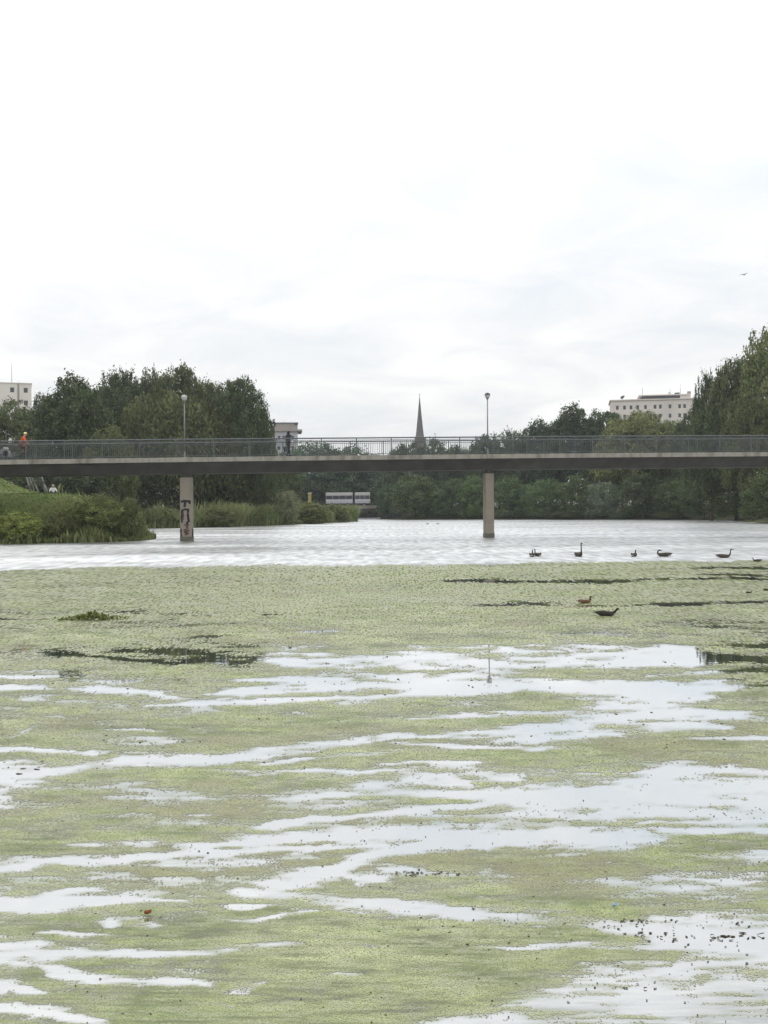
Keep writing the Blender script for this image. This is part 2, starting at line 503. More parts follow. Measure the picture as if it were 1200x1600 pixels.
def gz(x, y): return float(ground_z(np.array([x]), np.array([y]))[0])

def axis(lo, hi, fine_lo, fine_hi, step):
    a = list(np.arange(fine_lo, fine_hi + 1e-6, step))
    s = step; x = fine_hi
    while x < hi:
        s *= 1.3; x += s; a.append(min(x, hi))
    s = step; x = fine_lo
    while x > lo:
        s *= 1.3; x -= s; a.insert(0, max(x, lo))
    return np.array(a)
gx = axis(-1200, 1200, -70, 80, 1.5); gy = axis(-150, 1800, -6, 215, 1.5)
GX, GY = np.meshgrid(gx, gy)
GZ = ground_z(GX, GY)
me = bpy.data.meshes.new('ground')
nx, ny = len(gx), len(gy)
idx = np.arange(nx * ny).reshape(ny, nx)
faces = np.stack([idx[:-1, :-1], idx[:-1, 1:], idx[1:, 1:], idx[1:, :-1]], -1).reshape(-1, 4)
me.vertices.add(nx * ny); me.loops.add(faces.size); me.polygons.add(len(faces))
me.vertices.foreach_set('co', np.stack([GX, GY, GZ], -1).astype(np.float32).ravel())
me.loops.foreach_set('vertex_index', faces.astype(np.int32).ravel())
me.polygons.foreach_set('loop_start', np.arange(0, faces.size, 4, dtype=np.int32))
wa = me.attributes.new('wild', 'FLOAT', 'POINT')
d_ = shore_dist(GX, GY)
lawn_zone = smooth(-16.5, -19, GX) * smooth(100, 84, GY) * smooth(50, 60, GY) * smooth(1.0, 2.4, d_)
wa.data.foreach_set('value', (1 - lawn_zone).astype(np.float32).ravel())
me.update(calc_edges=True)
me.polygons.foreach_set('use_smooth', [True] * len(me.polygons))
me.materials.append(M_ground)
tag(link('ground', me), 'grassy earth banks and land around the lake', 'ground', kind='structure')

# channels of open water: (u, v, half height) along each lane, as traced on the photograph and laid on the water plane
LANES = [
 [(376, 1390, 9), (420, 1395, 12), (460, 1402, 14), (500, 1407, 13), (560, 1412, 11), (640, 1419, 9)],
 [(165, 912, 1.2), (250, 911, 1.6), (370, 909, 1.2)],
 [(640, 908, 1), (700, 907, 2.6), (760, 907, 3.4), (900, 909, 3.2), (1000, 906, 3), (1140, 903, 2.2), (1205, 906, 2)],
 [(1030, 889, .8), (1100, 888, 1.8), (1210, 888, 2.2)], [(1090, 898, .8), (1130, 898, 1.4), (1175, 897, .8)],
 [(1150, 899, 1), (1210, 899, 4)],
 [(690, 950, 1), (760, 947, 2.5), (820, 942, 5.5), (860, 944, 5), (920, 948, 2.6), (1000, 946, 3.2), (1140, 942, 2.6), (1195, 941, 1)],
 [(0, 968, 1.2), (60, 967, 1.8), (105, 967, 1)], [(180, 967, 1), (230, 967, 1.5), (290, 968, .8)], [(400, 962, 1), (460, 959, 2), (530, 956, 1)],
 [(75, 1024, 1.2), (160, 1025, 2.5), (205, 1032, 2.5), (270, 1037, 3.2), (320, 1031, 3.2), (360, 1036, 2.6), (405, 1033, 2)],
 [(300, 995, 1), (350, 993, 1.8), (400, 992, 1)], [(470, 988, 1), (520, 985, 2), (560, 986, 1)],
 [(415, 1034, 2), (450, 1035, 7), (520, 1034, 8), (600, 1033, 10), (640, 1030, 13), (700, 1028, 15), (765, 1028, 17), (850, 1026, 13), (960, 1026, 13), (1090, 1028, 11), (1130, 1030, 6), (1210, 1032, 5)],
 [(900, 1010, 1), (980, 1014, 5), (1090, 1016, 4)],
 [(330, 1085, 2), (380, 1081, 6), (450, 1080, 8), (510, 1077, 6), (565, 1072, 2)],
 [(228, 1103, 1.5), (300, 1099, 3), (370, 1097, 3), (460, 1094, 4.5), (540, 1091, 3.5), (620, 1086, 3), (700, 1080, 5), (800, 1078, 6)],
 [(-40, 1079, 4), (60, 1074, 4), (130, 1074, 4), (205, 1077, 3.5), (272, 1088, 2.5)], [(-40, 1058, 2.5), (60, 1057, 2.5), (130, 1056, 1.5)],
 [(30, 1092, 2), (65, 1092, 2.5)], [(370, 1063, 2), (450, 1061, 3.5), (540, 1062, 2)],
 [(600, 1058, 4), (700, 1060, 7), (820, 1066, 9), (900, 1075, 14), (1000, 1082, 20), (1080, 1082, 16), (1140, 1072, 8), (1210, 1068, 5)],
 [(640, 1122, 2), (740, 1118, 5), (860, 1118, 8), (960, 1108, 22), (1060, 1112, 16), (1120, 1118, 8), (1210, 1125, 5)],
 [(600, 1147, 3), (700, 1146, 5), (800, 1145, 13), (880, 1143, 16), (960, 1138, 16), (1060, 1135, 10), (1140, 1138, 5)],
 [(1080, 1155, 2), (1140, 1154, 4), (1210, 1153, 4)],
 [(-60, 1209, 14), (60, 1204, 13), (140, 1194, 9), (260, 1188, 9), (350, 1184, 9), (440, 1174, 9), (500, 1166, 8), (560, 1158, 5), (620, 1151, 3), (700, 1150, 2)],
 [(400, 1194, 2), (480, 1186, 4), (560, 1178, 4), (620, 1172, 3)],
 [(-40, 1171, 5), (30, 1171, 4), (90, 1175, 3), (155, 1176, 1.5)], [(20, 1150, 2), (45, 1140, 4), (55, 1134, 2)],
 [(160, 1138, 1), (230, 1141, 2.5), (250, 1142, 1)],
 [(310, 1204, 2), (380, 1206, 3), (480, 1204, 4), (560, 1205, 3), (640, 1200, 2)],
 [(620, 1160, 2), (720, 1165, 4), (830, 1168, 4), (900, 1166, 2)], [(600, 1190, 2), (700, 1190, 3.5), (760, 1190, 2)], [(960, 1206, 2), (1060, 1205, 5), (1140, 1200, 4)],
 [(630, 1218, 3), (670, 1218, 9), (710, 1222, 9), (740, 1226, 4)],
 [(470, 1246, 2), (520, 1241, 6), (580, 1237, 8), (650, 1240, 7), (720, 1242, 8), (800, 1243, 14), (880, 1246, 22), (960, 1248, 27), (1050, 1248, 28), (1130, 1242, 32), (1210, 1236, 34)],
 [(405, 1297, 3), (440, 1291, 7), (480, 1283, 5), (560, 1275, 4), (640, 1270, 4.5), (700, 1263, 4.5), (770, 1256, 3)],
 [(105, 1319, 3), (150, 1318, 6), (210, 1321, 7), (260, 1321, 4), (320, 1322, 5), (370, 1318, 6), (440, 1311, 8), (520, 1308, 8), (600, 1306, 8), (680, 1306, 10), (760, 1312, 10), (840, 1310, 10), (920, 1306, 13), (1000, 1306, 11), (1060, 1304, 6), (1140, 1302, 4), (1210, 1300, 4)],
 [(-40, 1362, 7), (50, 1356, 6), (100, 1352, 5), (200, 1343, 5), (260, 1338, 5), (330, 1336, 7), (390, 1332, 6), (470, 1327, 5), (540, 1321, 4), (600, 1318, 3)],
 [(372, 1390, 7), (410, 1387, 10), (440, 1381, 13), (480, 1370, 13), (515, 1362, 12), (545, 1350, 11), (575, 1340, 10), (620, 1331, 9), (680, 1322, 9), (720, 1318, 7)],
 [(372, 1390, 7), (420, 1395, 10), (460, 1402, 11), (520, 1409, 10), (600, 1415, 10), (690, 1424, 10), (760, 1431, 9), (850, 1440, 7), (960, 1444, 5)],
 [(520, 1364, 3), (560, 1376, 4), (600, 1376, 2)], [(640, 1418, 2), (740, 1418, 4), (820, 1424, 3), (900, 1430, 3)],
 [(600, 1364, 3), (640, 1364, 6), (690, 1367, 7), (722, 1366, 2)],
 [(1070, 1338, 2), (1130, 1340, 7), (1210, 1338, 7)], [(1080, 1377, 2), (1130, 1378, 3.5), (1180, 1377, 2)], [(1000, 1288, 2), (1080, 1286, 4), (1210, 1284, 3)],
 [(-60, 1415, 17), (40, 1415, 15), (90, 1417, 12), (130, 1413, 6), (200, 1409, 4), (290, 1408, 2)], [(80, 1396, 3), (110, 1393, 6), (150, 1393, 3)],
 [(155, 1443, 3), (172, 1444, 5), (190, 1444, 2)], [(205, 1446, 2), (228, 1446, 5), (250, 1446, 2)], [(355, 1413, 2), (390, 1411, 5), (420, 1411, 2)],
 [(345, 1434, 2), (400, 1432, 4), (450, 1429, 4.5), (500, 1425, 2)],
 [(-60, 1490, 28), (20, 1490, 26), (60, 1490, 20), (90, 1493, 10), (140, 1493, 7), (220, 1491, 6), (300, 1488, 5), (400, 1482, 5), (480, 1478, 4), (600, 1481, 3.5)],
 [(55, 1505, 3), (75, 1518, 10), (110, 1526, 11), (150, 1532, 8), (220, 1537, 5), (330, 1537, 4)],
 [(-40, 1540, 9), (20, 1543, 8), (45, 1550, 9), (66, 1555, 3)], [(60, 1462, 3), (110, 1461, 4), (165, 1459, 2)],
 [(-30, 1574, 6), (50, 1581, 7), (100, 1588, 9), (170, 1604, 12)],
 [(355, 1547, 4), (385, 1540, 7), (415, 1531, 3)], [(345, 1565, 2), (360, 1572, 4), (372, 1575, 2)], [(500, 1524, 2), (530, 1523, 3), (560, 1523, 2)],
 [(690, 1424, 3), (780, 1436, 4), (860, 1443, 4), (960, 1450, 8), (1030, 1452, 14), (1100, 1462, 24), (1210, 1470, 34)],
 [(735, 1475, 2), (820, 1473, 4), (920, 1472, 5), (1040, 1471, 7), (1090, 1472, 12)],
 [(1040, 1520, 5), (1070, 1500, 24), (1120, 1495, 40), (1210, 1500, 60)],
 [(600, 1612, 4), (700, 1605, 14), (780, 1595, 26), (830, 1580, 38), (900, 1566, 44), (1000, 1560, 52), (1100, 1560, 70), (1210, 1560, 80), (1400, 1560, 80)],
]
EDGE_U = np.array([-4000, 0, 300, 600, 800, 1000, 1200, 5000], float)
EDGE_V = np.array([893, 891, 887.5, 884.5, 880.5, 878.5, 877, 876], float)
def weed_field(cx, cy):
    """how much weed floats at each point of the water: below 0 open water, above 0.8 a closed mat"""
    U, V = project(np.stack([cx, cy, np.zeros_like(cx)], -1))
    nA = fbm(cx * 0.50, cy * 0.95, 21, 5)               # patches, metres
    nB = fbm(cx * 2.2, cy * 3.6, 31, 4)                 # tufts, decimetres
    nC = fbm(cx * 9, cy * 11, 41, 3)
    nD = fbm(cx * 0.35, cy * 0.16, 51, 3)
    nS = fbm(cx * 0.16, cy * 0.75, 81, 4)
    wob = fbm(cx * 1.6, cy * 1.3, 61, 4) - 0.5
    wobf = fbm(cx * 3.2, cy * 5, 62, 4) - 0.5
    pxm = 3200.0 / np.maximum(cy, 1) ** 2
    Vw = V + wob * np.clip(pxm * 0.14, 1.5, 16) + wobf * np.clip(pxm * 0.20, 2.5, 18)
    fray = fbm(U / 95.0, V / 7.0, 67, 4) - 0.5           # thin wind-drawn streaks
    fray2 = fbm(U / 38.0 + 3, V / 3.2, 68, 3) - 0.5
    open_ = np.zeros(len(cx))
    bridge_n = smooth(0.50, 0.66, fbm(cx * 1.3, cy * 2.4, 77, 4))
    for ln in LANES:
        a = np.array(ln, float)
        vc = np.interp(U, a[:, 0], a[:, 1]); hh = np.interp(U, a[:, 0], a[:, 2]) * 0.86
        inside = smooth(a[0, 0] - 22, a[0, 0] + 10, U) * smooth(a[-1, 0] + 22, a[-1, 0] - 10, U)
        q = np.abs(Vw - vc) / np.maximum(hh, 0.3)
        o_ = inside * smooth(2.0, 0.40, q + fray2 * 0.9)
        open_ = np.maximum(open_, o_ * (0.60 + 0.40 * np.maximum(smooth(930, 1075, vc + 60 * (U > 410)), smooth(600, 700, U))))
    cover = 0.84 + (nA - 0.5) * 1.5 + (nB - 0.5) * 1.4 + fray * 1.5 + fray2 * 0.8 + (nD - 0.5) * 0.5 + (nS - 0.5) * 1.0
    # the far mat is nearly closed; the belt in the middle distance is torn into streaks
    far = smooth(1000, 945, V)
    belt = smooth(965, 1010, V) * smooth(1150, 1080, V)
    cover += 0.42 * far - 0.06 * belt * smooth(620, 420, U) - 0.06 * belt * smooth(500, 640, U)
    streak = fbm(cx * 0.32, cy * 1.3, 71, 4)
    cover -= smooth(0.52, 0.72, streak) * 0.60 * np.clip(belt + 0.8 * smooth(1100, 1200, V), 0, 1)
    cover -= (1.20 + 0.25 * far) * open_ * (1 - 0.30 * bridge_n)
    edge = np.interp(U, EDGE_U, EDGE_V)
    edge_n = (fbm(cx * 0.5, cy * 0.25, 87, 4) - 0.5) * 9
    cover = np.where(Vw * 0.3 + V * 0.7 + edge_n < edge - 0.5, np.where((Vw + edge_n * 3 > edge + 2) & (V > edge - 5), 0.5, -1), cover)
    return dict(U=U, V=V, cover=cover, cf=cover + (nC - 0.5) * 1.0, open=open_, nA=nA, nB=nB, nC=nC, edge=edge, fray=fray, fray2=fray2)

# water sheet: finer where weed hangs in it; attributes for wind and for weed drifting just under the surface
wy = list(np.linspace(-4, 3.0, 8))
while wy[-1] < 42: wy.append(wy[-1] + 0.00105 * wy[-1] ** 2 + 0.001)
st_ = 0.9
while wy[-1] < 262: st_ *= 1.02; wy.append(min(262, wy[-1] + st_))
wy = np.array(wy)
ti = np.linspace(-1, 1, 421); te = np.linspace(0, 1, 14)[1:]
WY = np.repeat(wy[:, None], len(ti) + 2 * len(te), 1)
wi_ = (0.45 * np.maximum(wy, 2.0) + 2.3)[:, None]
wi_ = np.minimum(wi_, 70)
WX = np.concatenate([-wi_ - te[None, ::-1] * (76 - wi_), ti[None] * wi_, wi_ + te[None] * (76 - wi_)], 1)
wx = WX[0]
Ppx, Ppy = project(np.stack([WX.ravel(), np.maximum(WY.ravel(), 0.8), np.zeros(WX.size)], -1))
Ppx = Ppx.reshape(WX.shape); Ppy = Ppy.reshape(WX.shape)
edge_y = np.array([ground(u, v).y for u, v in zip(EDGE_U[1:-1], EDGE_V[1:-1])])
edge_x = np.array([ground(u, v).x for u, v in zip(EDGE_U[1:-1], EDGE_V[1:-1])])
EY = np.interp(WX, edge_x, edge_y)
wind = smooth(-3.0, 0.3, WY - EY)
corner = smooth(1060, 1230, Ppx) * smooth(1470, 1560, Ppy) + smooth(760, 900, Ppx) * smooth(1540, 1600, Ppy)
wind = np.maximum(wind, 0.55 * np.clip(corner, 0, 1) * (WY < 9))
me = bpy.data.meshes.new('water')
nx, ny = len(wx), len(wy)
idx = np.arange(nx * ny).reshape(ny, nx)
faces = np.stack([idx[:-1, :-1], idx[:-1, 1:], idx[1:, 1:], idx[1:, :-1]], -1).reshape(-1, 4)
me.vertices.add(nx * ny); me.loops.add(faces.size); me.polygons.add(len(faces))
me.vertices.foreach_set('co', np.stack([WX, WY, np.zeros_like(WX)], -1).astype(np.float32).ravel())
me.loops.foreach_set('vertex_index', faces.astype(np.int32).ravel())
me.polygons.foreach_set('loop_start', np.arange(0, faces.size, 4, dtype=np.int32))
fz = (WY > 3.0) & (WY < 41)
film = np.zeros(WX.shape)
W = weed_field(WX[fz], WY[fz])
film[fz] = smooth(-0.25, 0.80, W['cover']) * np.where(W['V'] < W['edge'], 0, 1)
fa = me.attributes.new('film', 'FLOAT', 'POINT')
fa.data.foreach_set('value', film.astype(np.float32).ravel())
wa = me.attributes.new('wind', 'FLOAT', 'POINT')
wa.data.foreach_set('value', wind.astype(np.float32).ravel())
me.update(calc_edges=True)
me.materials.append(M_water)
tag(link('water', me), 'lake water, rippled and pale beyond the floating duckweed', 'water', kind='structure')

# ------------------------------------------------------------------ floating duckweed
rows = []
Yc = 3.1
while Yc < 40:
    dY = 0.00046 * Yc * Yc
    dX = Yc / 1024 * (1.10 + 0.016 * Yc)
    half = 0.375 * Yc * 1.22 + 2.2
    xs = np.arange(-half, half, dX)
    rows.append(np.stack([xs, np.full_like(xs, Yc), np.full_like(xs, dX), np.full_like(xs, dY)], -1))
    Yc += dY
cells = np.concatenate(rows)
rng = np.random.default_rng(11)
cx = cells[:, 0] + rng.normal(0, 0.35, len(cells)) * cells[:, 2]
cy = cells[:, 1] + rng.normal(0, 0.35, len(cells)) * cells[:, 3]
W = weed_field(cx, cy)
U, V, cover, cf, open_, nA, nB, nC, edge_here = (W[q] for q in ('U', 'V', 'cover', 'cf', 'open', 'nA', 'nB', 'nC', 'edge'))
stray = (open_ < 0.97) & (cover > -0.55) & (rng.random(len(cells)) < 0.02) & (V > edge_here + 3)
picks = [np.nonzero((rng.random(len(cells)) < 0.96 * smooth(0.10, 0.62, cf)) | stray)[0],
         np.nonzero(rng.random(len(cells)) < 0.95 * smooth(0.42, 0.85, cf))[0]]
k = np.concatenate(picks)
n = len(k)
dX, dY = cells[k, 2], cells[k, 3]
X = cx[k]; Y = cy[k]
late = np.arange(n) >= len(picks[0])                       # second layer closes the dense mats
X = X + late * rng.uniform(-.7, .7, n) * dX; Y = Y + late * rng.uniform(-.7, .7, n) * dY
ang = rng.random(n) * 6.283
sc = 0.48 + rng.random(n) * 0.30
ca, sa = np.cos(ang), np.sin(ang)
hx = dX * sc * 1.0; hy = dY * sc * 1.0
lift = 0.00012 * Y * (1 + rng.random(n)) + 0.0004
tz = lift * 0.2
quad = np.empty((n, 4, 3))
for j, (p, q) in enumerate(((1, 0), (0, 1), (-1, 0), (0, -1))):
    quad[:, j, 0] = X + (p * ca - q * sa) * hx * (0.8 + 0.4 * rng.random(n))
    quad[:, j, 1] = Y + (p * sa + q * ca) * hy * (0.8 + 0.4 * rng.random(n))
    quad[:, j, 2] = lift + rng.normal(0, 1, n) * tz
quad[:, :, 2] = np.maximum(quad[:, :, 2], 0.0006)
g1 = np.array((0.225, 0.260, 0.100)); g2 = np.array((0.290, 0.315, 0.155)); g3 = np.array((0.140, 0.175, 0.062)); g4 = np.array((0.30, 0.305, 0.225)); g5 = np.array((0.10, 0.085, 0.045))
t = np.clip((nA[k] - 0.35) / 0.35, 0, 1)[:, None]
col = g1 * (1 - t) + g2 * t
t = smooth(0.52, 0.72, nB[k])[:, None] * 0.8
col = col * (1 - t) + g3 * t
t = (smooth(0.95, 0.45, cf[k]) * 0.85)[:, None]          # thin cover: grey of sky reflected between fronds, mixed into the colour
col = col * (1 - t) + g4 * t
col *= (1 + rng.normal(0, 0.09, n) + (nC[k] - 0.5) * 0.55 + (nB[k] - 0.5) * 0.6)[:, None]
tone_ = 1 + (W['fray'][k] * 1.1 + W['fray2'][k] * 1.0) * (1 - 0.6 * smooth(1000, 930, V[k]))
col *= np.clip(tone_, 0.55, 1.45)[:, None]
grey_streak = smooth(0.04, 0.16, W['fray2'][k] + rng.normal(0, .03, n))[:, None] * 0.55  # frond colour greyed along the fine streaks
col = col * (1 - grey_streak) + np.array((0.30, 0.305, 0.22)) * grey_streak
dead = rng.random(n) < 0.012 + 0.03 * (nC[k] > 0.62)
col[dead] = g5
brown = smooth(0.60, 0.74, fbm(X * 0.9, Y * 1.4, 99, 4))[:, None] * 0.45
col = col * (1 - brown) + np.array((0.21, 0.185, 0.10)) * brown
pale_ = smooth(0.50, 0.70, fbm(X * 0.25, Y * 0.5, 98, 3))[:, None] * 0.35
col = col * (1 - pale_) + np.array((0.31, 0.33, 0.20)) * pale_
lum = col.mean(1, keepdims=True)
col = col * 0.97 + lum * 0.03
col = np.clip(col, 0.02, 0.6)
tag(link('duckweed', quad_mesh('duckweed', quad, col, M_weed)), 'pale green duckweed floating in torn mats over the near water', 'duckweed', kind='stuff')

# dark bits of dead stem and leaf lying among the weed
def debris():
    rg = random.Random(5)
    m = MB()
    def bit(p, L, up=0.0, r=0.004):
        a = rg.uniform(-0.9, 0.9)
        d = Vector((math.cos(a), math.sin(a) * 1.2, 0))
        q = p + d * L * 0.5 + Vector((0, 0, 0.003))
        s = p - d * L * 0.5 + Vector((0, 0, 0.003))
        mid = (q + s) / 2 + Vector((rg.uniform(-.2, .2) * L, rg.uniform(-.2, .2) * L, up * L))
        m.tube([s, mid, q + Vector((0, 0, up * L * rg.uniform(0, 1.0)))], [r * .6, r * rg.uniform(.8, 1.5), r * .5], n=5, cap=True)
    spots = [(615, 722, 1362, 1370, 34, 0.022), (970, 1060, 1437, 1442, 9, 0.025), (985, 1085, 1457, 1472, 22, 0.024), (1095, 1150, 1462, 1470, 13, 0.028), (1150, 1200, 1440, 1475, 9, 0.035),
             (1060, 1180, 1475, 1506, 9, 0.016), (985, 1030, 1532, 1546, 4, 0.02), (800, 1000, 1536, 1546, 8, 0.015), (870, 1020, 1440, 1450, 10, 0.018), (30, 60, 1200, 1212, 4, 0.08),
             (0, 1200, 1180, 1600, 130, 0.014), (0, 1200, 1000, 1200, 110, 0.03), (640, 1200, 1440, 1480, 24, 0.02)]
    for u0, u1, v0, v1, cnt, L in spots:
        for _ in range(cnt):
            p = ground(rg.uniform(u0, u1), rg.uniform(v0, v1))
            bit(p, L * rg.uniform(0.3, 1.0), rg.choice((0, 0, 0, 0, 0, 0.3)), 0.0024 * max(1.0, p.y / 6))
    o = m.build('floating_debris', plain('dead stems', (0.06, 0.048, 0.03), 0.8, 0.6, 20))
    tag(o, 'dark bits of dead stem and leaf scattered over the duckweed', 'debris', kind='stuff')
debris()
def curled_leaf(name, px, py, size, mat, label, cat):
    p = ground(px, py)
    m = MB()
    vs = []; fs = []
    for i in range(7):
        t = i / 6
        w = size * 0.45 * math.sin(math.pi * (0.06 + 0.9 * t))
        for j, s in enumerate((-1, 0, 1)):
            vs.append(((t - .5) * size, s * w, 0.012 + 0.35 * size * abs(s) + 0.5 * size * (t - .5) ** 2))
    for i in range(6):
        for j in range(2):
            a = i * 3 + j
            fs.append((a, a + 3, a + 4, a + 1))
    m.add(vs, fs)
    o = m.build(name, mat)
    o.location = p; o.rotation_euler = (0, 0, 0.6)
    md = o.modifiers.new('solid', 'SOLIDIFY'); md.thickness = 0.003
    tag(o, label, cat)
curled_leaf('fallen_leaf', 231, 1431, 0.032, M_redleaf, 'red brown dry leaf curled on the duckweed at lower left', 'leaf')
curled_leaf('plastic_scrap', 961, 1419, 0.026, M_blue, 'small pale blue scrap floating on the duckweed at lower right', 'litter')

# tuft of weed standing above the mat
def leaf_quads(P, a, b):
    return np.stack([P + a, P + b, P - a, P - b], 1)
def weed_tuft():
    rg = np.random.default_rng(3)
    c = ground(142, 968)
    n = 700
    P = np.stack([rg.normal(0, 0.24, n), rg.normal(0, 0.16, n), np.zeros(n)], -1)
    P[:, 2] = rg.random(n) * 0.11 * np.exp(-(P[:, 0] / 0.26) ** 2)
    a = rg.normal(0, 0.016, (n, 3)); b = rg.normal(0, 0.016, (n, 3)); b[:, 2] += 0.012
    colr = np.array((0.13, 0.15, 0.03)) * (1 + rg.normal(0, 0.3, n))[:, None]
    o = link('water_plant', quad_mesh('water_plant', leaf_quads(P + (0, 0, 0.02), a, b), np.clip(colr, .02, .4), M_weed), None, c)
    tag(o, 'low mound of darker green water plant standing in the duckweed at left', 'water plant', kind='stuff')
weed_tuft()

# ------------------------------------------------------------------ the footbridge
BR = math.atan(0.157)
BO = Vector((0, 68.4, 0))
bridge = empty('footbridge', BO, BR)
tag(bridge, 'long grey concrete footbridge with steel railings on two slim piers', 'bridge')
def deck_z(s):
    x = s * math.cos(BR)
    return 5.63 + 0.0116 * x - 0.00008 * x * x
S0, S1 = -40.0, 46.0
WID = 3.8
def deck_strip(name, prof, mat, step=2.0):
    """prof: list of (t, dz) closed section, swept along the bridge"""
    m = MB()
    ss = np.arange(S0, S1 + 0.01, step)
    vs = []; fs = []
    k_ = len(prof)
    for s in ss:
        for t, dz in prof:
            vs.append((s, t, deck_z(s) + dz))
    for i in range(len(ss) - 1):
        for j in range(k_):
            a = i * k_ + j; b = i * k_ + (j + 1) % k_
            fs.append((a, a + k_, b + k_, b))
    fs.append(tuple(range(k_))); fs.append(tuple(range((len(ss) - 1) * k_, len(ss) * k_))[::-1])
    m.add(vs, fs)
    return m.build(name, mat, bridge)
# slab: tapered cantilevers either side of a shallow box
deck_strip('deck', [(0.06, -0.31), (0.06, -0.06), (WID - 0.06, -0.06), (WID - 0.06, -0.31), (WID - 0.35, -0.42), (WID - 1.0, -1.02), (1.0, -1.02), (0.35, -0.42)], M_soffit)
deck_strip('walkway_surface', [(0.30, -0.055), (0.30, -0.012), (WID - 0.30, -0.012), (WID - 0.30, -0.055)], M_asph)
for t0 in (0.0, WID - 0.29):
    # edge beams cast in lengths
    s = S0
    while s < S1 - 0.1:
        e_ = min(s + 6.0, S1)
        m = MB()
        vs = []
        for q in (s + 0.006, (s + e_) / 2, e_ - 0.006):
            z = deck_z(q)
            vs += [(q, t0, z - 0.30), (q, t0 + 0.288, z - 0.30), (q, t0 + 0.288, z), (q, t0, z)]
        fs = [(0, 1, 2, 3), (8, 11, 10, 9)]
        for i in (0, 4):
            for j in range(4):
                a = i + j; b = i + (j + 1) % 4
                fs.append((a, a + 4, b + 4, b))
        m.add(vs, fs)
        m.build('edge_beam', M_edge, bridge)
        s = e_
# railings
RAIL_H = 1.17
post_m = MB().box(-0.03, -0.025, -0.02, 0.03, 0.025, RAIL_H - 0.02).mesh('post', M_rail)
POST_STEP = 2.35
def railing(t):
    s = S0 + 0.6
    posts = []
    while s < S1:
        posts.append(s); s += POST_STEP
    for s in posts:
        link('post', post_m, bridge, (s, t, deck_z(s)))
    for a, b in zip(posts[:-1], posts[1:]):
        m = MB()
        za, zb = deck_z(a), deck_z(b)
        L_ = b - a
        for h, w, d in ((RAIL_H, 0.034, 0.030), (RAIL_H - 0.13, 0.016, 0.014), (0.10, 0.016, 0.014)):
            pass
        def bar(h, r, s0, s1):
            return [(s0, t, deck_z(s0) + h), (s1, t, deck_z(s1) + h)], r
        m.tube(*bar(RAIL_H, 0.045, a - 0.0, b), n=8)
        m.build('handrail', M_rail, bridge)
        m = MB()
        m.tube([(a + 0.03, t, za + 0.10), (b - 0.03, t, zb + 0.10)], 0.018, n=4)
        m.tube([(a + 0.03, t, za + RAIL_H - 0.13), (b - 0.03, t, zb + RAIL_H - 0.13)], 0.018, n=4)
        nb = int(L_ / 0.125)
        for i in range(1, nb):
            q = a + L_ * i / nb
            z = za + (zb - za) * i / nb
            m.box(q - 0.0085, t - 0.0085, z + 0.11, q + 0.0085, t + 0.0085, z + RAIL_H - 0.13)
        o = m.build('baluster_panel', M_rail, bridge)
        o['kind'] = 'stuff'
railing(0.15)
railing(WID - 0.15)
# piers
def pier(s, w, graffiti=False):
    top = deck_z(s) - 1.02
    pt = 0.95
    dpt = 0.7
    z1 = top - 0.24
    m = MB().box(-w / 2, 0, -2.0, w / 2, dpt, z1)
    o = m.build('pier', M_conc, bridge, bevel=0.05)
    o.location = (s, pt, 0)
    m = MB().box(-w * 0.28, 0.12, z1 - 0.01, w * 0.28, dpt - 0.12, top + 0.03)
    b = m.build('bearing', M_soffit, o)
    m = MB()
    m.box(-w / 2 - 0.012, -0.012, -0.4, w / 2 + 0.012, dpt + 0.012, 0.30)
    m.build('waterline_stain', M_wet, o)
    if graffiti:
        def ribbon(g, pts, w):                 # a sprayed stroke: thin, of uneven width, on the pier face
            rg = random.Random(len(pts) * 31 + int(abs(pts[0][0]) * 100))
            P_ = [Vector((x, z)) for x, z in pts]
            Q = []
            for a, b in zip(P_[:-1], P_[1:]):
                for i in range(4): Q.append(a + (b - a) * i / 4 + Vector((rg.uniform(-.008, .008), rg.uniform(-.008, .008))))
            Q.append(P_[-1])
            vs = []; fs = []
            for i, q in enumerate(Q):
                t = (Q[min(i + 1, len(Q) - 1)] - Q[max(i - 1, 0)]).normalized()
                nrm = Vector((-t.y, t.x)) * w * rg.uniform(.5, .8)
                for y in (-0.006, 0.002):
                    vs += [(q.x + nrm.x, y, q.y + nrm.y), (q.x - nrm.x, y, q.y - nrm.y)]
            for i in range(len(Q) - 1):
                a = i * 4
                fs += [(a, a + 1, a + 5, a + 4), (a + 1, a + 3, a + 7, a + 5), (a + 2, a, a + 4, a + 6)]
            g.add(vs, fs)
        g = MB()
        ribbon(g, [(-.36, 2.60), (-.05, 2.66), (.22, 2.62), (.20, 2.46)], .12); ribbon(g, [(-.08, 2.62), (-.10, 2.42), (-.12, 2.24)], .13)
        ribbon(g, [(-.30, 1.24), (-.32, 1.60), (-.28, 2.06)], .11); ribbon(g, [(-.28, 2.02), (-.08, 2.10), (.10, 2.08), (.08, 1.70), (.14, 1.30), (.02, 1.22), (.10, 1.02)], .11)
        ribbon(g, [(-.37, .84), (-.38, .50), (-.35, .28)], .08); ribbon(g, [(.38, .80), (.39, .52), (.38, .26)], .06)
        g.build('graffiti', M_graf, o)
        g = MB()
        ribbon(g, [(-.22, 1.40), (-.20, 1.70), (-.23, 1.92)], .07); ribbon(g, [(-.12, 1.12), (.0, .98), (.08, .88), (-.06, .84)], .09)
        ribbon(g, [(-.20, .74), (.16, .70), (-.16, .58), (.14, .50), (-.12, .42)], .10)
        g.build('graffiti', M_graf2, o)
    return o
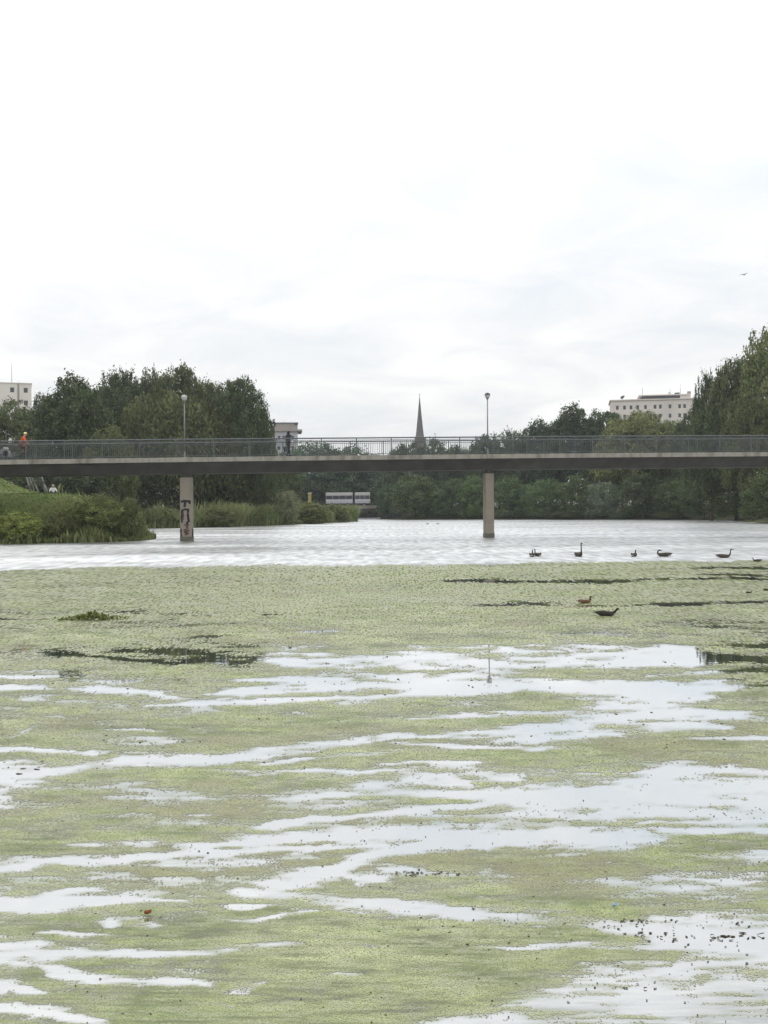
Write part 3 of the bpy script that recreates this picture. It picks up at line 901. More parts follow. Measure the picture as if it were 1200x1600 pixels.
def s_of(px):                         # bridge coordinate under a picture column, at the pier front
    for it in range(40):
        pass
    d = ray(px, 800)
    # X = d.x/d.y * Y ; Y = 68.4 + tan*X + 0.95/cos
    k_ = d.x / d.y
    Y_ = (68.4 + 0.95 / math.cos(BR)) / (1 - 0.157 * k_)
    return (k_ * Y_ - 0.95 * -math.sin(BR)) / math.cos(BR)
SL, SR = s_of(291.5), s_of(765.5)
pier(SL, 0.86, True)
pier(SR, 0.62)
pier(SR + 26.0, 0.7)
# abutment where the deck meets the left bank
MB().box(S0 - 3, 0.2, -1.0, S0 + 6.0, WID - 0.2, deck_z(S0) - 1.03).build('abutment', M_conc, bridge)

# lamp posts on the bridge
def lamp_post(px, top_py, label, globe_mat, cap_mat, t):
    d = ray(px, 760)
    k_ = d.x / d.y
    Y_ = (68.4 + t / math.cos(BR)) / (1 - 0.157 * k_)
    s = (k_ * Y_ + t * math.sin(BR)) / math.cos(BR)
    base = Vector((s * math.cos(BR) - t * math.sin(BR), 68.4 + s * math.sin(BR) + t * math.cos(BR), deck_z(s)))
    h = at(px, top_py, base.y).z - base.z
    o = empty('lamp_post', base, BR)
    tag(o, label, 'lamp post', 'lamp posts on the footbridge')
    MB().lathe([(0.11, 0), (0.11, 0.03), (0.06, 0.05), (0.06, 0.35), (0.045, 0.42)], 10).build('base', M_pole, o, True)
    MB().tube([(0, 0, 0.4), (0, 0, h * 0.55), (0, 0, h - 0.42)], [0.047, 0.042, 0.036], n=10).build('pole', M_pole, o, True)
    MB().lathe([(0.05, h - 0.46), (0.09, h - 0.42), (0.10, h - 0.37), (0.06, h - 0.36)], 12).build('collar', M_pole, o, True)
    MB().lathe([(0.085, h - 0.375), (0.15, h - 0.31), (0.185, h - 0.22), (0.185, h - 0.17)], 14).build('globe', globe_mat, o, True)
    MB().lathe([(0.195, h - 0.175), (0.19, h - 0.13), (0.15, h - 0.05), (0.07, h - 0.01), (0.02, h)], 14).build('cap', cap_mat, o, True)
lamp_post(289, 617, 'slim lamp post on the bridge in front of the dark trees at left', M_globe, M_globe, 0.42)
lamp_post(762.5, 613.5, 'slim lamp post with dark round head on the bridge against the sky', M_globe, M_lampdark, 0.42)

# ------------------------------------------------------------------ trees
def make_trunk(name, h, r, limbs, seed, mat=None, lean=0.0):
    rg = random.Random(seed)
    m = MB()
    pts = [(0, 0, -0.03)]; rad = [r * 1.35]
    for i in range(1, 6):
        t = i / 5
        pts.append((rg.uniform(-.015, .015) + lean * t, rg.uniform(-.015, .015), h * t)); rad.append(r * (1 - 0.75 * t))
    m.tube(pts, rad, n=8)
    for i in range(limbs):
        t = rg.uniform(0.3, 0.9)
        a = rg.uniform(0, 6.28)
        L = rg.uniform(0.2, 0.36)
        p0 = Vector((lean * t, 0, h * t))
        p1 = p0 + Vector((math.cos(a) * L * .5, math.sin(a) * L * .5, L * .25))
        p2 = p0 + Vector((math.cos(a) * L, math.sin(a) * L, L * .55))
        m.tube([p0, p1, p2], [r * .5, r * .33, r * .1], n=5)
    return m.mesh(name, mat or M_bark, True)
def dirs(rg, n, up=-0.35):
    v = rg.normal(0, 1, (int(n * 2.2) + 20, 3)); v /= np.linalg.norm(v, axis=1)[:, None]
    v = v[v[:, 2] > up][:n]
    return v
def crown_mesh(name, seed, lobes, n, leaf, clumps, sig, base, up=-0.4, aspect=1.0, spread=0.16, ragged=1.0):
    rg = np.random.default_rng(seed)
    lobes = np.array(lobes, float)
    area = (lobes[:, 3] * lobes[:, 5]) ** 0.9
    w = area / area.sum()
    P = []; C = []; O = []
    for L_, wi in zip(lobes, w):
        k_ = max(6, int(clumps * wi))
        d = dirs(rg, k_, up)
        rr = (0.72 + 0.33 * rg.random(len(d)) ** 0.7 * ragged)
        cc = L_[:3] + d * rr[:, None] * L_[3:6]
        ctone = 1 + rg.normal(0, 0.22, len(cc)) 
        m_ = int(n * wi)
        pick = rg.integers(0, len(cc), m_)
        s_ = sig * (0.6 + 0.8 * rg.random(len(cc)))
        p = cc[pick] + rg.normal(0, 1, (m_, 3)) * s_[pick][:, None] * (1, 1, 0.75 * aspect)
        P.append(p); O.append(d[pick])
        C.append((ctone[pick] * (1 + rg.normal(0, spread, m_)))[:, None] * np.ones(3))
    P = np.concatenate(P); C = np.concatenate(C); O = np.concatenate(O)
    m_ = len(P)
    nrm = O * 0.8 + rg.normal(0, 0.7, (m_, 3)) + (0, 0, 0.35)
    nrm /= np.linalg.norm(nrm, axis=1)[:, None]
    a = np.cross(nrm, rg.normal(0, 1, (m_, 3))); a /= np.linalg.norm(a, axis=1)[:, None]
    b = np.cross(nrm, a)
    sz = leaf * (0.6 + 0.8 * rg.random(m_))[:, None]
    q = leaf_quads(P, a * sz, b * sz * 0.62)
    hue = rg.normal(0, 0.10, (m_, 1))
    colr = np.array(base) * C * (1 + hue * np.array((1.0, 0.1, -0.4)))
    return quad_mesh(name, q, np.clip(colr, 0.008, 0.4), M_leaf)
def willow_mesh(name, seed, n_strand, per, base):
    rg = np.random.default_rng(seed)
    d = dirs(rg, n_strand, -0.05)
    lob = 1 + 0.16 * np.sin(d[:, 0] * 7 + seed) * np.cos(d[:, 1] * 8 + 2 * seed)
    r_ = (0.55 + 0.5 * rg.random(n_strand) ** 0.6) * lob
    top = np.stack([d[:, 0] * 0.46 * r_, d[:, 1] * 0.46 * r_, 0.52 + d[:, 2] * 0.45 * np.minimum(r_, 1.03)], -1)
    L_ = (0.10 + 0.30 * rg.random(n_strand)) * (0.5 + 0.9 * np.hypot(d[:, 0], d[:, 1]))
    tone = 1 + 0.35 * np.sin(d[:, 0] * 9 + 3 * seed) * np.cos(d[:, 1] * 7 + d[:, 2] * 8) + rg.normal(0, 0.10, n_strand)
    P = []; T = []
    for j in range(per):
        t = (j + rg.random(n_strand)) / per
        out = np.stack([d[:, 0], d[:, 1], np.zeros(n_strand)], -1) * (0.05 * np.sqrt(t))[:, None]
        p = top + out + np.stack([np.zeros(n_strand), np.zeros(n_strand), -L_ * t], -1) + rg.normal(0, 0.011, (n_strand, 3))
        P.append(p); T.append(tone * (1 + rg.normal(0, 0.12, n_strand)))
    P = np.concatenate(P); T = np.concatenate(T)
    P[:, 2] = np.maximum(P[:, 2], 0.01)
    m_ = len(P)
    a = np.stack([rg.normal(0, .55, m_), rg.normal(0, .55, m_), -np.ones(m_)], -1) * 0.013 * (0.6 + 0.8 * rg.random(m_))[:, None]
    th = rg.random(m_) * 6.283
    b = np.stack([np.cos(th), np.sin(th), rg.normal(0, .4, m_)], -1) * 0.0085
    colr = np.array(base) * T[:, None] * (1 + rg.normal(0, 0.08, (m_, 1)) * np.array((1, 0.1, -.4)))
    return quad_mesh(name, leaf_quads(P, a, b), np.clip(colr, .008, .4), M_leaf)

G_DARK = (0.086, 0.112, 0.044); G_MID = (0.110, 0.138, 0.055); G_PALE = (0.150, 0.170, 0.090); G_FAR = (0.090, 0.122, 0.058)
def random_lobes(seed, n, zlo, zhi, rlo, rhi, core=0.33):
    rg = random.Random(seed)
    zc, hz = (zlo + zhi) / 2, (zhi - zlo) / 2
    L = [(0, 0, zc, core, core, hz * 0.90)]
    for i in range(n):                     # lobes sit on an ellipsoid, so the crown is a full dome
        u = (i + 0.5) / n * 1.75 - 0.75    # from low down to the very top
        a = i * 2.399 + rg.uniform(-.5, .5)
        r = rg.uniform(rlo, rhi)
        q = math.sqrt(max(0, 1 - u * u))
        k_ = rg.uniform(0.86, 1.04)
        L.append((math.cos(a) * q * (0.5 - r) * k_, math.sin(a) * q * (0.5 - r) * k_, min(zc + u * (hz - r * 0.55) * k_, 1 - r * 0.8), r, r, r * 0.8))
    return L
UNIT = {}
for i in range(4):
    UNIT['round', i] = (make_trunk('trunk', 0.75, 0.022, 7, 10 + i), crown_mesh('crown', 20 + i, random_lobes(30 + i, 18, 0.10, 0.97, 0.12, 0.20, 0.41), 30000, 0.0115, 700, 0.024, G_DARK if i % 2 else G_MID, up=-0.6))
for i in range(3):
    UNIT['tall', i] = (make_trunk('trunk', 0.85, 0.020, 8, 40 + i), crown_mesh('crown', 50 + i, random_lobes(60 + i, 24, 0.06, 0.98, 0.09, 0.17, 0.39), 28000, 0.0105, 700, 0.020, G_MID, up=-0.5, ragged=1.12, aspect=1.4))
for i in range(2):
    UNIT['willow', i] = (make_trunk('trunk', 0.7, 0.028, 8, 70 + i), willow_mesh('crown', 80 + i, 4200, 8, (0.110, 0.128, 0.054)))
for i in range(4):
    UNIT['bush', i] = (make_trunk('stem', 0.6, 0.016, 9, 90 + i), crown_mesh('foliage', 100 + i, random_lobes(110 + i, 16, -0.05, 0.95, 0.14, 0.24, 0.42), 17000, 0.0145, 420, 0.034, G_MID, up=-0.85))
for i in range(2):
    UNIT['pale', i] = (make_trunk('stem', 0.6, 0.014, 10, 120 + i), crown_mesh('foliage', 130 + i, random_lobes(140 + i, 16, -0.05, 0.93, 0.12, 0.20, 0.38), 12000, 0.016, 340, 0.034, G_PALE, up=-0.85, aspect=1.5))
for i in range(3):
    UNIT['far', i] = (make_trunk('trunk', 0.7, 0.02, 5, 150 + i), crown_mesh('crown', 160 + i, random_lobes(170 + i, 18, -0.02, 0.96, 0.14, 0.22, 0.43), 18000, 0.0155, 420, 0.032, G_FAR, up=-0.8))
TREE_N = [0]
def tree(name, kind, var, px, top, w_px, D, label, group, tint=(1, 1, 1), cat='tree', depth=1.0, base=None):
    TREE_N[0] += 1
    p = at(px, 800, D)
    z0 = gz(p.x, p.y) - 0.05 if base is None else base
    ztop = at(px, top, D).z
    h = max(0.8, (ztop - z0) * 0.97)
    w = w_px / F * D
    o = empty(name, (p.x, p.y, z0), (TREE_N[0] * 2.399) % 6.28)
    tag(o, label, cat, group)
    tm, cm = UNIT[kind, var]
    a = link(tm.name.split('.')[0], tm, o); b = link(cm.name.split('.')[0], cm, o)
    for c in (a, b):
        c.scale = (w, w * depth, h)
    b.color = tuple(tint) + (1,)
    return o
GL = 'trees on the left bank'; GF = 'trees beyond the far bank'; GR = 'trees on the right bank'; GB = 'bushes along the far waterline'; GS = 'shrubs on the left bank'
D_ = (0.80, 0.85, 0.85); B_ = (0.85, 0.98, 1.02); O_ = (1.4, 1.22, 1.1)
T = tree
def shore_Y(px, Y0):
    d = ray(px, 800); k_ = d.x / d.y
    ys = np.arange(Y0 - 60, Y0 + 40, 0.25)
    sd = shore_dist(ys * k_, ys)
    j = np.nonzero((sd[:-1] < 0) & (sd[1:] >= 0))[0]
    return float(ys[j[np.argmin(np.abs(ys[j] - Y0))]]) if len(j) else Y0
# left bank
T('broadleaf_tree', 'round', 0, 12, 618, 130, 140, 'dark broad tree at the far left below the off-white block', GL)
T('broadleaf_tree', 'tall', 0, 72, 606, 90, 150, 'dark tree just right of the off-white block, small leafy tips against sky', GL, D_)
T('broadleaf_tree', 'round', 1, 120, 580, 140, 124, 'big dark dome-shaped tree behind the orange jacketed cyclist', GL, (0.9, 0.95, 0.95))
T('broadleaf_tree', 'tall', 1, 190, 566, 100, 152, 'tall open-topped tree right of the big dark dome-shaped tree', GL, D_)
T('broadleaf_tree', 'tall', 2, 236, 570, 90, 150, 'tall tree left of the highest treetop, behind the weeping willow', GL)
T('broadleaf_tree', 'round', 2, 284, 553, 110, 144, 'tree with the highest top in the left group, above the left lamp', GL, (1.15, 1.12, 1.05))
T('broadleaf_tree', 'round', 3, 378, 572, 104, 140, 'dense tree at the right end of the left group, sky beside it', GL, D_)
T('broadleaf_tree', 'tall', 0, 416, 640, 40, 138, 'slim leafy tree edge beside the grey flat-roofed block', GL, D_)
T('weeping_willow', 'willow', 0, 262, 598, 170, 139, 'large weeping willow behind the left lamp post', GL, (1.1, 1.08, 1.0))
T('weeping_willow', 'willow', 1, 350, 612, 140, 142, 'weeping willow right of the left lamp post, olive trailing branches', GL, (1.25, 1.15, 1.0))
T('broadleaf_tree', 'bush', 0, 172, 655, 95, 116, 'rounded light green tree between the dark dome tree and the willow', GL, (1.25, 1.2, 1.1))
T('understory_shrub', 'bush', 1, 60, 715, 120, 118, 'shaded shrub under the trees behind the lawn at left', GL, (0.7, 0.75, 0.8), 'shrub')  # understory tints darkened to carry the shade beneath the trees
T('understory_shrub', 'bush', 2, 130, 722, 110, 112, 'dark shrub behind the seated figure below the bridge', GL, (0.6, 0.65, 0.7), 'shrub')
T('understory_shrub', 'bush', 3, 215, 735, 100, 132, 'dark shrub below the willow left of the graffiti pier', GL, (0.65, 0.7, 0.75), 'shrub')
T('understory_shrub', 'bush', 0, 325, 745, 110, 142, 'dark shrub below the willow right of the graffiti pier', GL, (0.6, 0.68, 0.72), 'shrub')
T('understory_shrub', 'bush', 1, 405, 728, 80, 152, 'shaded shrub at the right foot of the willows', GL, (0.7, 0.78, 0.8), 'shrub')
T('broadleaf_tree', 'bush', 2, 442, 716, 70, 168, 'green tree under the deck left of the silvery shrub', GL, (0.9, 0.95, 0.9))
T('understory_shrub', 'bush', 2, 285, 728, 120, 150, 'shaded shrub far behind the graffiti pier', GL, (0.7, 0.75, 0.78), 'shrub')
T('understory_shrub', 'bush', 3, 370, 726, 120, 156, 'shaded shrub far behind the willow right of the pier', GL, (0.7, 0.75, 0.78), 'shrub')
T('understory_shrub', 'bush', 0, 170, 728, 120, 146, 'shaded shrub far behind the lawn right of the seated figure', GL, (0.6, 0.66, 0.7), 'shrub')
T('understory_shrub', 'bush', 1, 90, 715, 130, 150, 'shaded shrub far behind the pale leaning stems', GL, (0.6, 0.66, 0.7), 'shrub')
T('broadleaf_tree', 'round', 1, 232, 588, 130, 146, 'dense tree filling the group behind the weeping willow', GL)
T('broadleaf_tree', 'round', 3, 160, 585, 120, 140, 'dense tree between the dome-shaped tree and the open-topped one', GL, D_)
T('broadleaf_tree', 'round', 2, 330, 580, 90, 148, 'tree filling the notch between highest top and right end tree', GL)
# left bank waterline shrubs
T('bank_shrub', 'bush', 3, 150, 768, 100, shore_Y(150, 67) + 2.0, 'big leafy shrub on the near left bank at the water', GS, (2.0, 1.85, 1.7), 'shrub')
T('bank_shrub', 'pale', 0, 205, 772, 52, shore_Y(205, 69) + 1.2, 'upright willow shrub at the tip of the near left bank', GS, (1.25, 1.25, 1.0), 'shrub')
T('bank_shrub', 'pale', 1, 92, 794, 56, shore_Y(92, 66) + 1.0, 'low grey green shrub at the left of the big bank shrub', GS, (1.2, 1.12, 0.85), 'shrub')
T('bank_shrub', 'bush', 0, 26, 796, 84, shore_Y(26, 64) + 1.0, 'tangled olive shrub at the left edge of the near bank', GS, (2.2, 2.0, 1.5), 'shrub')
T('bank_shrub', 'pale', 0, 250, 790, 60, 119, 'light green shrub on the back bank just left of the graffiti pier', GS, (1.15, 1.15, 0.9), 'shrub')
T('bank_shrub', 'pale', 1, 335, 790, 80, 124, 'light green shrub on the back bank just right of the graffiti pier', GS, (1.25, 1.2, 0.85), 'shrub')
T('bank_shrub', 'bush', 1, 390, 794, 60, 131, 'low green shrub left of the silvery shrub', GS, (1.7, 1.6, 1.3), 'shrub')
T('silver_willow_shrub', 'pale', 0, 446, 762, 52, 139, 'silvery pale shrub under the bridge below the walking person', GS, (1.5, 1.45, 1.5), 'shrub')
T('bank_shrub', 'bush', 2, 487, 784, 70, 148, 'olive shrub on the bank below the yellow post', GS, (1.8, 1.6, 1.3), 'shrub')
T('bank_shrub', 'pale', 1, 522, 786, 56, 162, 'last light shrub on the left bank point, below the bus', GS, (1.05, 1.08, 0.8), 'shrub')
T('broadleaf_tree', 'round', 2, 1012, 633, 90, 190, 'olive tree in front of the windows of the pinkish building', GR, (1.15, 1.1, 1.0))
T('broadleaf_tree', 'round', 1, 1082, 636, 70, 172, 'tree hiding the right end of the pinkish building', GR)
# distant middle
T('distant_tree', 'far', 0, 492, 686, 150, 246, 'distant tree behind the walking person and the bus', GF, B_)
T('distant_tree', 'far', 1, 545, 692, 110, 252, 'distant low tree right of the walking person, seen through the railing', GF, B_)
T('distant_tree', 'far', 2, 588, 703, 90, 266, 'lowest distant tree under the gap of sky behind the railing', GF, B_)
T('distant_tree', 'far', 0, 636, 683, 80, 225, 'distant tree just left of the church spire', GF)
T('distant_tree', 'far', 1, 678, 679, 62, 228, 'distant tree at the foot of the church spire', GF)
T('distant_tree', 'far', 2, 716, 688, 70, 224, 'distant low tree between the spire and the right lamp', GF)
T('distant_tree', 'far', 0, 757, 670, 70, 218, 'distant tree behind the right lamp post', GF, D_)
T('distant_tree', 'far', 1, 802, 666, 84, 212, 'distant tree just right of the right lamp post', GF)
T('distant_tree', 'far', 2, 848, 646, 84, 206, 'tree at the left foot of the tall round-topped dark pair', GF, D_)
T('broadleaf_tree', 'round', 1, 893, 628, 110, 204, 'left of the two round-topped dark trees left of the pinkish building', GF, (0.85, 0.98, 0.9))
T('broadleaf_tree', 'round', 3, 944, 629, 100, 208, 'right of the two round-topped dark trees beside the pinkish building', GF, (0.85, 0.98, 0.9))
T('broadleaf_tree', 'round', 0, 990, 636, 130, 182, 'olive spreading tree in front of the pinkish building', GR, O_)
T('broadleaf_tree', 'round', 2, 1048, 646, 84, 180, 'olive tree right of the building front, below its lower windows', GR, (1.2, 1.15, 1.05))
T('tall_tree', 'tall', 1, 1108, 570, 60, 156, 'thin open-crowned tree right of the pinkish building', GR, D_)
T('tall_tree', 'round', 2, 1152, 540, 104, 150, 'tall tree second from the right edge, ragged against the sky', GR, (1.15, 1.1, 1.0))
T('tall_tree', 'round', 0, 1206, 502, 140, 147, 'tallest tree, cut by the right edge of the picture', GR, (1.2, 1.15, 1.0))
T('broadleaf_tree', 'round', 3, 1112, 622, 100, 150, 'dark broad tree below the thin open-crowned tree at right', GR, D_)
T('broadleaf_tree', 'round', 0, 1178, 600, 110, 140, 'broad olive tree at the right edge in front of the tallest tree', GR, (1.3, 1.2, 1.05))
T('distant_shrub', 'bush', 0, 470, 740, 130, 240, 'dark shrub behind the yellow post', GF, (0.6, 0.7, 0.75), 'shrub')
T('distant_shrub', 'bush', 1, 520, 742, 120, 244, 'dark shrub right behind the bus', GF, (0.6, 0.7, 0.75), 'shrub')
T('distant_shrub', 'bush', 2, 578, 745, 120, 268, 'dark shrub added to darken the view under the road bridge', GF, (0.55, 0.65, 0.7), 'shrub')  # added bush, its dark tint stands for shade under the bridge
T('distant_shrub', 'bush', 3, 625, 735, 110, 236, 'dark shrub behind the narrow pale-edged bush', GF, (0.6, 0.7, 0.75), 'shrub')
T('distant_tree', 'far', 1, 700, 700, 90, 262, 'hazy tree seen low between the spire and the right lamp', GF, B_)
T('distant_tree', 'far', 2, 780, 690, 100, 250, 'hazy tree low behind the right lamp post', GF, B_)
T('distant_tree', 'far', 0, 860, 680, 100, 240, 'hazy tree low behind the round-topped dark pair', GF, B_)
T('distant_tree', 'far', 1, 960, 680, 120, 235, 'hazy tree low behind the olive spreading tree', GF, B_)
T('broadleaf_tree', 'round', 1, 1030, 690, 110, 190, 'dark tree behind the railing below the pinkish building', GR, D_)
# far waterline
fb = [(606, 752, 40, 207, 'narrow pale-edged bush by the end of the road bridge', (1.2, 1.35, 1.3), 'far', 0),
      (650, 737, 92, 203, 'big bush on the far bank below the church spire', (1.1, 1.2, 1.05), 'bush', 0),
      (705, 744, 70, 199, 'second bush on the far bank right of the spire', (0.8, 0.95, 0.9), 'bush', 1),
      (742, 738, 60, 197, 'bush on the far bank just left of the right pier', (1.0, 1.2, 1.0), 'bush', 2),
      (800, 739, 80, 192, 'bush on the far bank just right of the right pier', (0.72, 0.85, 0.85), 'bush', 3),
      (852, 744, 74, 187, 'drooping bush second to the right of the right pier', (0.85, 1.0, 0.95), 'bush', 0),
      (905, 739, 70, 184, 'dark bush left of the grey green round bush', (0.9, 1.0, 0.95), 'bush', 1),
      (941, 748, 62, 173, 'grey green round bush at the water on the far right bank', (1.15, 1.3, 1.55), 'pale', 0),
      (1003, 733, 84, 176, 'broad dark bush right of the grey green round bush', (0.85, 0.95, 0.9), 'bush', 2),
      (1056, 744, 76, 171, 'bush above the pale low shrub on the far right bank', (0.9, 1.0, 0.9), 'bush', 3),
      (1100, 738, 80, 166, 'dark bush where the far bank bends towards the viewer', (0.75, 0.88, 0.85), 'bush', 0),
      (1150, 736, 100, 146, 'overhanging bush second from the right edge at the water', (0.95, 1.0, 0.9), 'bush', 1),
      (1205, 728, 100, 128, 'overhanging bush cut by the right edge at the water', (0.9, 0.98, 0.85), 'bush', 2)]
for px, top, w, D, lab, tint, kind, var in fb:
    D = shore_Y(px, D) + 0.33 * w / F * D
    T('waterside_bush', kind, var, px, top, w, D, lab, GB, tint, 'bush', base=0.0)
T('low_shrub', 'pale', 1, 1050, 796, 62, shore_Y(1050, 166) + 0.6, 'pale low shrub at the waterline near the right', GB, (0.75, 0.85, 0.7), 'shrub')
T('low_shrub', 'pale', 0, 882, 798, 70, shore_Y(882, 180) + 0.6, 'low shrub at the waterline left of the grey green round bush', GB, (0.6, 0.7, 0.6), 'shrub')
T('low_shrub', 'pale', 1, 972, 798, 40, shore_Y(972, 172) + 0.6, 'low shrub at the waterline between the grey green and the broad dark bush', GB, (0.6, 0.75, 0.65), 'shrub')

# herbs and reeds fringing the left bank
def fringe():
    rg = np.random.default_rng(9)
    segs = [(3, 12, 14000, 0.55), (12, 17, 26000, 1.5)]
    Ps, Hs = [], []
    for i0, i1, cnt, hh in segs:
        pts = SHORE[i0:i1 + 1]
        L_ = np.hypot(*(np.diff(pts, axis=0).T)); cum = np.concatenate([[0], np.cumsum(L_)])
        s = rg.random(cnt) * cum[-1]
        bx = np.interp(s, cum, pts[:, 0]); by = np.interp(s, cum, pts[:, 1])
        off = np.abs(rg.normal(0, 2.0, cnt))
        bx = bx - off * 0.9 + rg.normal(0, .3, cnt); by = by + rg.normal(0, .6, cnt) + off * (0.6 if i0 > 3 else 0.1)
        d = shore_dist(bx, by)
        ok = d > -0.4
        bx, by = bx[ok], by[ok]
        cl = fbm(bx * .5, by * .5, 91, 3)
        Ps.append(np.stack([bx, by, np.maximum(ground_z(bx, by), -0.05)], -1)); Hs.append(hh * (0.35 + 1.3 * smooth(.35, .7, cl)) * (0.5 + 0.7 * rg.random(len(bx))))
    P = np.concatenate(Ps); H = np.concatenate(Hs)
    n = len(P)
    quads = []; cols = []
    th = rg.random(n) * 6.283
    lean = np.stack([np.cos(th), np.sin(th), np.zeros(n)], -1) * (H * rg.random(n) * 0.8)[:, None]
    wv = np.stack([np.cos(th + 1.57), np.sin(th + 1.57), np.zeros(n)], -1) * (0.03 + 0.04 * rg.random(n))[:, None]
    top = P + lean + np.stack([np.zeros(n), np.zeros(n), H], -1)
    mid = P + lean * 0.3 + np.stack([np.zeros(n), np.zeros(n), H * 0.55], -1)
    quads.append(np.stack([P - wv, P + wv, mid + wv * 1.3, mid - wv * 1.3], 1))
    quads.append(np.stack([mid - wv * 1.3, mid + wv * 1.3, top + wv * 0.2, top - wv * 0.2], 1))
    tone = (0.7 + 0.6 * fbm(P[:, 0] * .8, P[:, 1] * .8, 95, 3))[:, None] * (1 + rg.normal(0, .18, (n, 1)))
    yel = smooth(.45, .7, fbm(P[:, 0] * .35, P[:, 1] * .35, 97, 3))[:, None]
    c = (np.array((0.165, 0.205, 0.078)) * (1 - yel) + np.array((0.225, 0.24, 0.105)) * yel) * tone
    cols += [c * 0.9, c * 1.05]
    tag(link('reed_fringe', quad_mesh('reed_fringe', np.concatenate(quads), np.clip(np.concatenate(cols), .01, .4), M_reed)),
        'tall grasses and reeds fringing the left bank at the water', 'reeds', kind='stuff')
fringe()
def lawn_grass():
    rg = np.random.default_rng(19)
    n = 26000
    x = rg.uniform(-42, -18, n); y = rg.uniform(62, 98, n)
    d = shore_dist(x, y)
    ok = d > 1.3
    x, y = x[ok], y[ok]; n = len(x)
    P = np.stack([x, y, ground_z(x, y)], -1)
    th = rg.random(n) * 6.283
    wv = np.stack([np.cos(th), np.sin(th), np.zeros(n)], -1) * 0.06
    H = 0.03 + 0.06 * rg.random(n)
    top = P + np.stack([rg.normal(0, .05, n), rg.normal(0, .05, n), H], -1)
    c = (np.array((0.125, 0.170, 0.050)) * (0.75 + 0.5 * fbm(x * .6, y * .6, 23, 3))[:, None]) * (1 + rg.normal(0, .15, (n, 1)))
    tag(link('lawn_grass', quad_mesh('lawn_grass', np.stack([P - wv, P + wv, top + wv * .3, top - wv * .3], 1), np.clip(c, .01, .4), M_reed)),
        'short mown grass on the sloping lawn at left', 'grass', kind='stuff')
lawn_grass()

# pale multi-stemmed shrub on the lawn below the bridge
def pale_stems():
    b = at(56, 772, 83)
    o = empty('pale_stemmed_shrub', (b.x, b.y, gz(b.x, b.y)))
    tag(o, 'cluster of pale grey leaning stems on the lawn below the bridge', 'shrub')
    for dx, lean, h, r in ((-0.55, -0.18, 1.35, .09), (-0.25, -0.35, 1.5, .07), (0.05, -0.35, 1.2, .08), (0.6, -0.16, 1.55, .08), (0.75, -.1, .9, .06)):
        MB().tube([(dx + 0.2, 0, -0.05), (dx + lean * .5 + .1, .03, h * .5), (dx + lean, 0, h)], [r * 1.2, r, r * .45], n=7).build('stem', M_palebark, o, True)
    m = crown_mesh('foliage', 77, [(0, 0, .5, .6, .4, .45), (-.5, 0, .9, .3, .3, .35), (.45, 0, .9, .25, .25, .4)], 700, 0.05, 40, 0.10, (0.13, 0.14, 0.11))
    link('foliage', m, o)
pale_stems()

# ------------------------------------------------------------------ distant buildings
def facade(root, wall_mat, x0, x1, y0, z0, z1, depth, wins, ww, wh, frame=M_white):
    """wall with real window recesses: rows of wins = list of z; columns list of x. Front faces -Y."""
    MB().box(x0, y0 + 0.30, z0, x1, y0 + depth, z1).build('wall', wall_mat, root)
    # front skin built of piers and spandrels around the openings
    for (xc, zc) in wins:
        f = MB()
        f.box(xc - ww / 2, y0 + 0.14, zc - wh / 2, xc + ww / 2, y0 + 0.298, zc - wh / 2 + 0.07)
        f.box(xc - ww / 2, y0 + 0.14, zc + wh / 2 - 0.07, xc + ww / 2, y0 + 0.298, zc + wh / 2)
        f.box(xc - ww / 2, y0 + 0.14, zc - wh / 2 + 0.07, xc - ww / 2 + 0.07, y0 + 0.298, zc + wh / 2 - 0.07)
        f.box(xc + ww / 2 - 0.07, y0 + 0.14, zc - wh / 2 + 0.07, xc + ww / 2, y0 + 0.298, zc + wh / 2 - 0.07)
        w = f.build('window', frame, root)
        MB().box(xc - ww / 2 + 0.07, y0 + 0.22, zc - wh / 2 + 0.07, xc + ww / 2 - 0.07, y0 + 0.296, zc + wh / 2 - 0.07).build('pane', M_glass, w)
    zs = sorted({zc for _, zc in wins})
    m = MB()
    zprev = z0
    for zc in zs:
        m.box(x0, y0, zprev, x1, y0 + 0.298, zc - wh / 2)
        xs = sorted(x for x, z in wins if z == zc)
        xp = x0
        for x in xs:
            m.box(xp, y0, zc - wh / 2, x - ww / 2, y0 + 0.298, zc + wh / 2); xp = x + ww / 2
        m.box(xp, y0, zc - wh / 2, x1, y0 + 0.298, zc + wh / 2)
        zprev = zc + wh / 2
    m.box(x0, y0, zprev, x1, y0 + 0.298, z1)
    m.build('front_wall', wall_mat, root)
def mast(root, x, y, z0, z1, r=0.06):
    MB().tube([(x, y, z0), (x, y, z1)], [r, r * .5], n=6).build('mast', M_pole, root)

# pinkish office block, right
Db = 320.0
pb = at(1021, 800, Db); zr = at(1018, 625, Db).z
ob = empty('office_building', (pb.x, pb.y, gz(pb.x, pb.y)), R(-11))
tag(ob, 'long pale pinkish office building above the trees at right', 'building')
zt = zr - ob.location.z
xw = lambda px: (px - 1018) / F * Db
cols = [964, 975, 985, 995, 1007, 1021.5, 1029.5, 1044, 1058.5, 1066, 1080, 1088, 1100, 1110]
rowz = [zt - 2.15 - 2.85 * i for i in range(9)]
facade(ob, M_render, xw(954), xw(1122), 0, -1, zt, 14, [(xw(c), z) for z in rowz for c in cols], 0.95, 1.35)
MB().box(xw(953) - .2, -0.35, zt, xw(1122) + .3, 14.3, zt + 0.35).build('cornice', M_render, ob)
ph = zt + 0.35
MB().box(xw(1002), 2.2, ph, xw(1060), 11, ph + 1.15).build('penthouse', M_roof, ob)
MB().box(xw(997), 1.4, ph + 1.15, xw(1076), 12, ph + 1.45).build('penthouse_roof', M_render, ob)
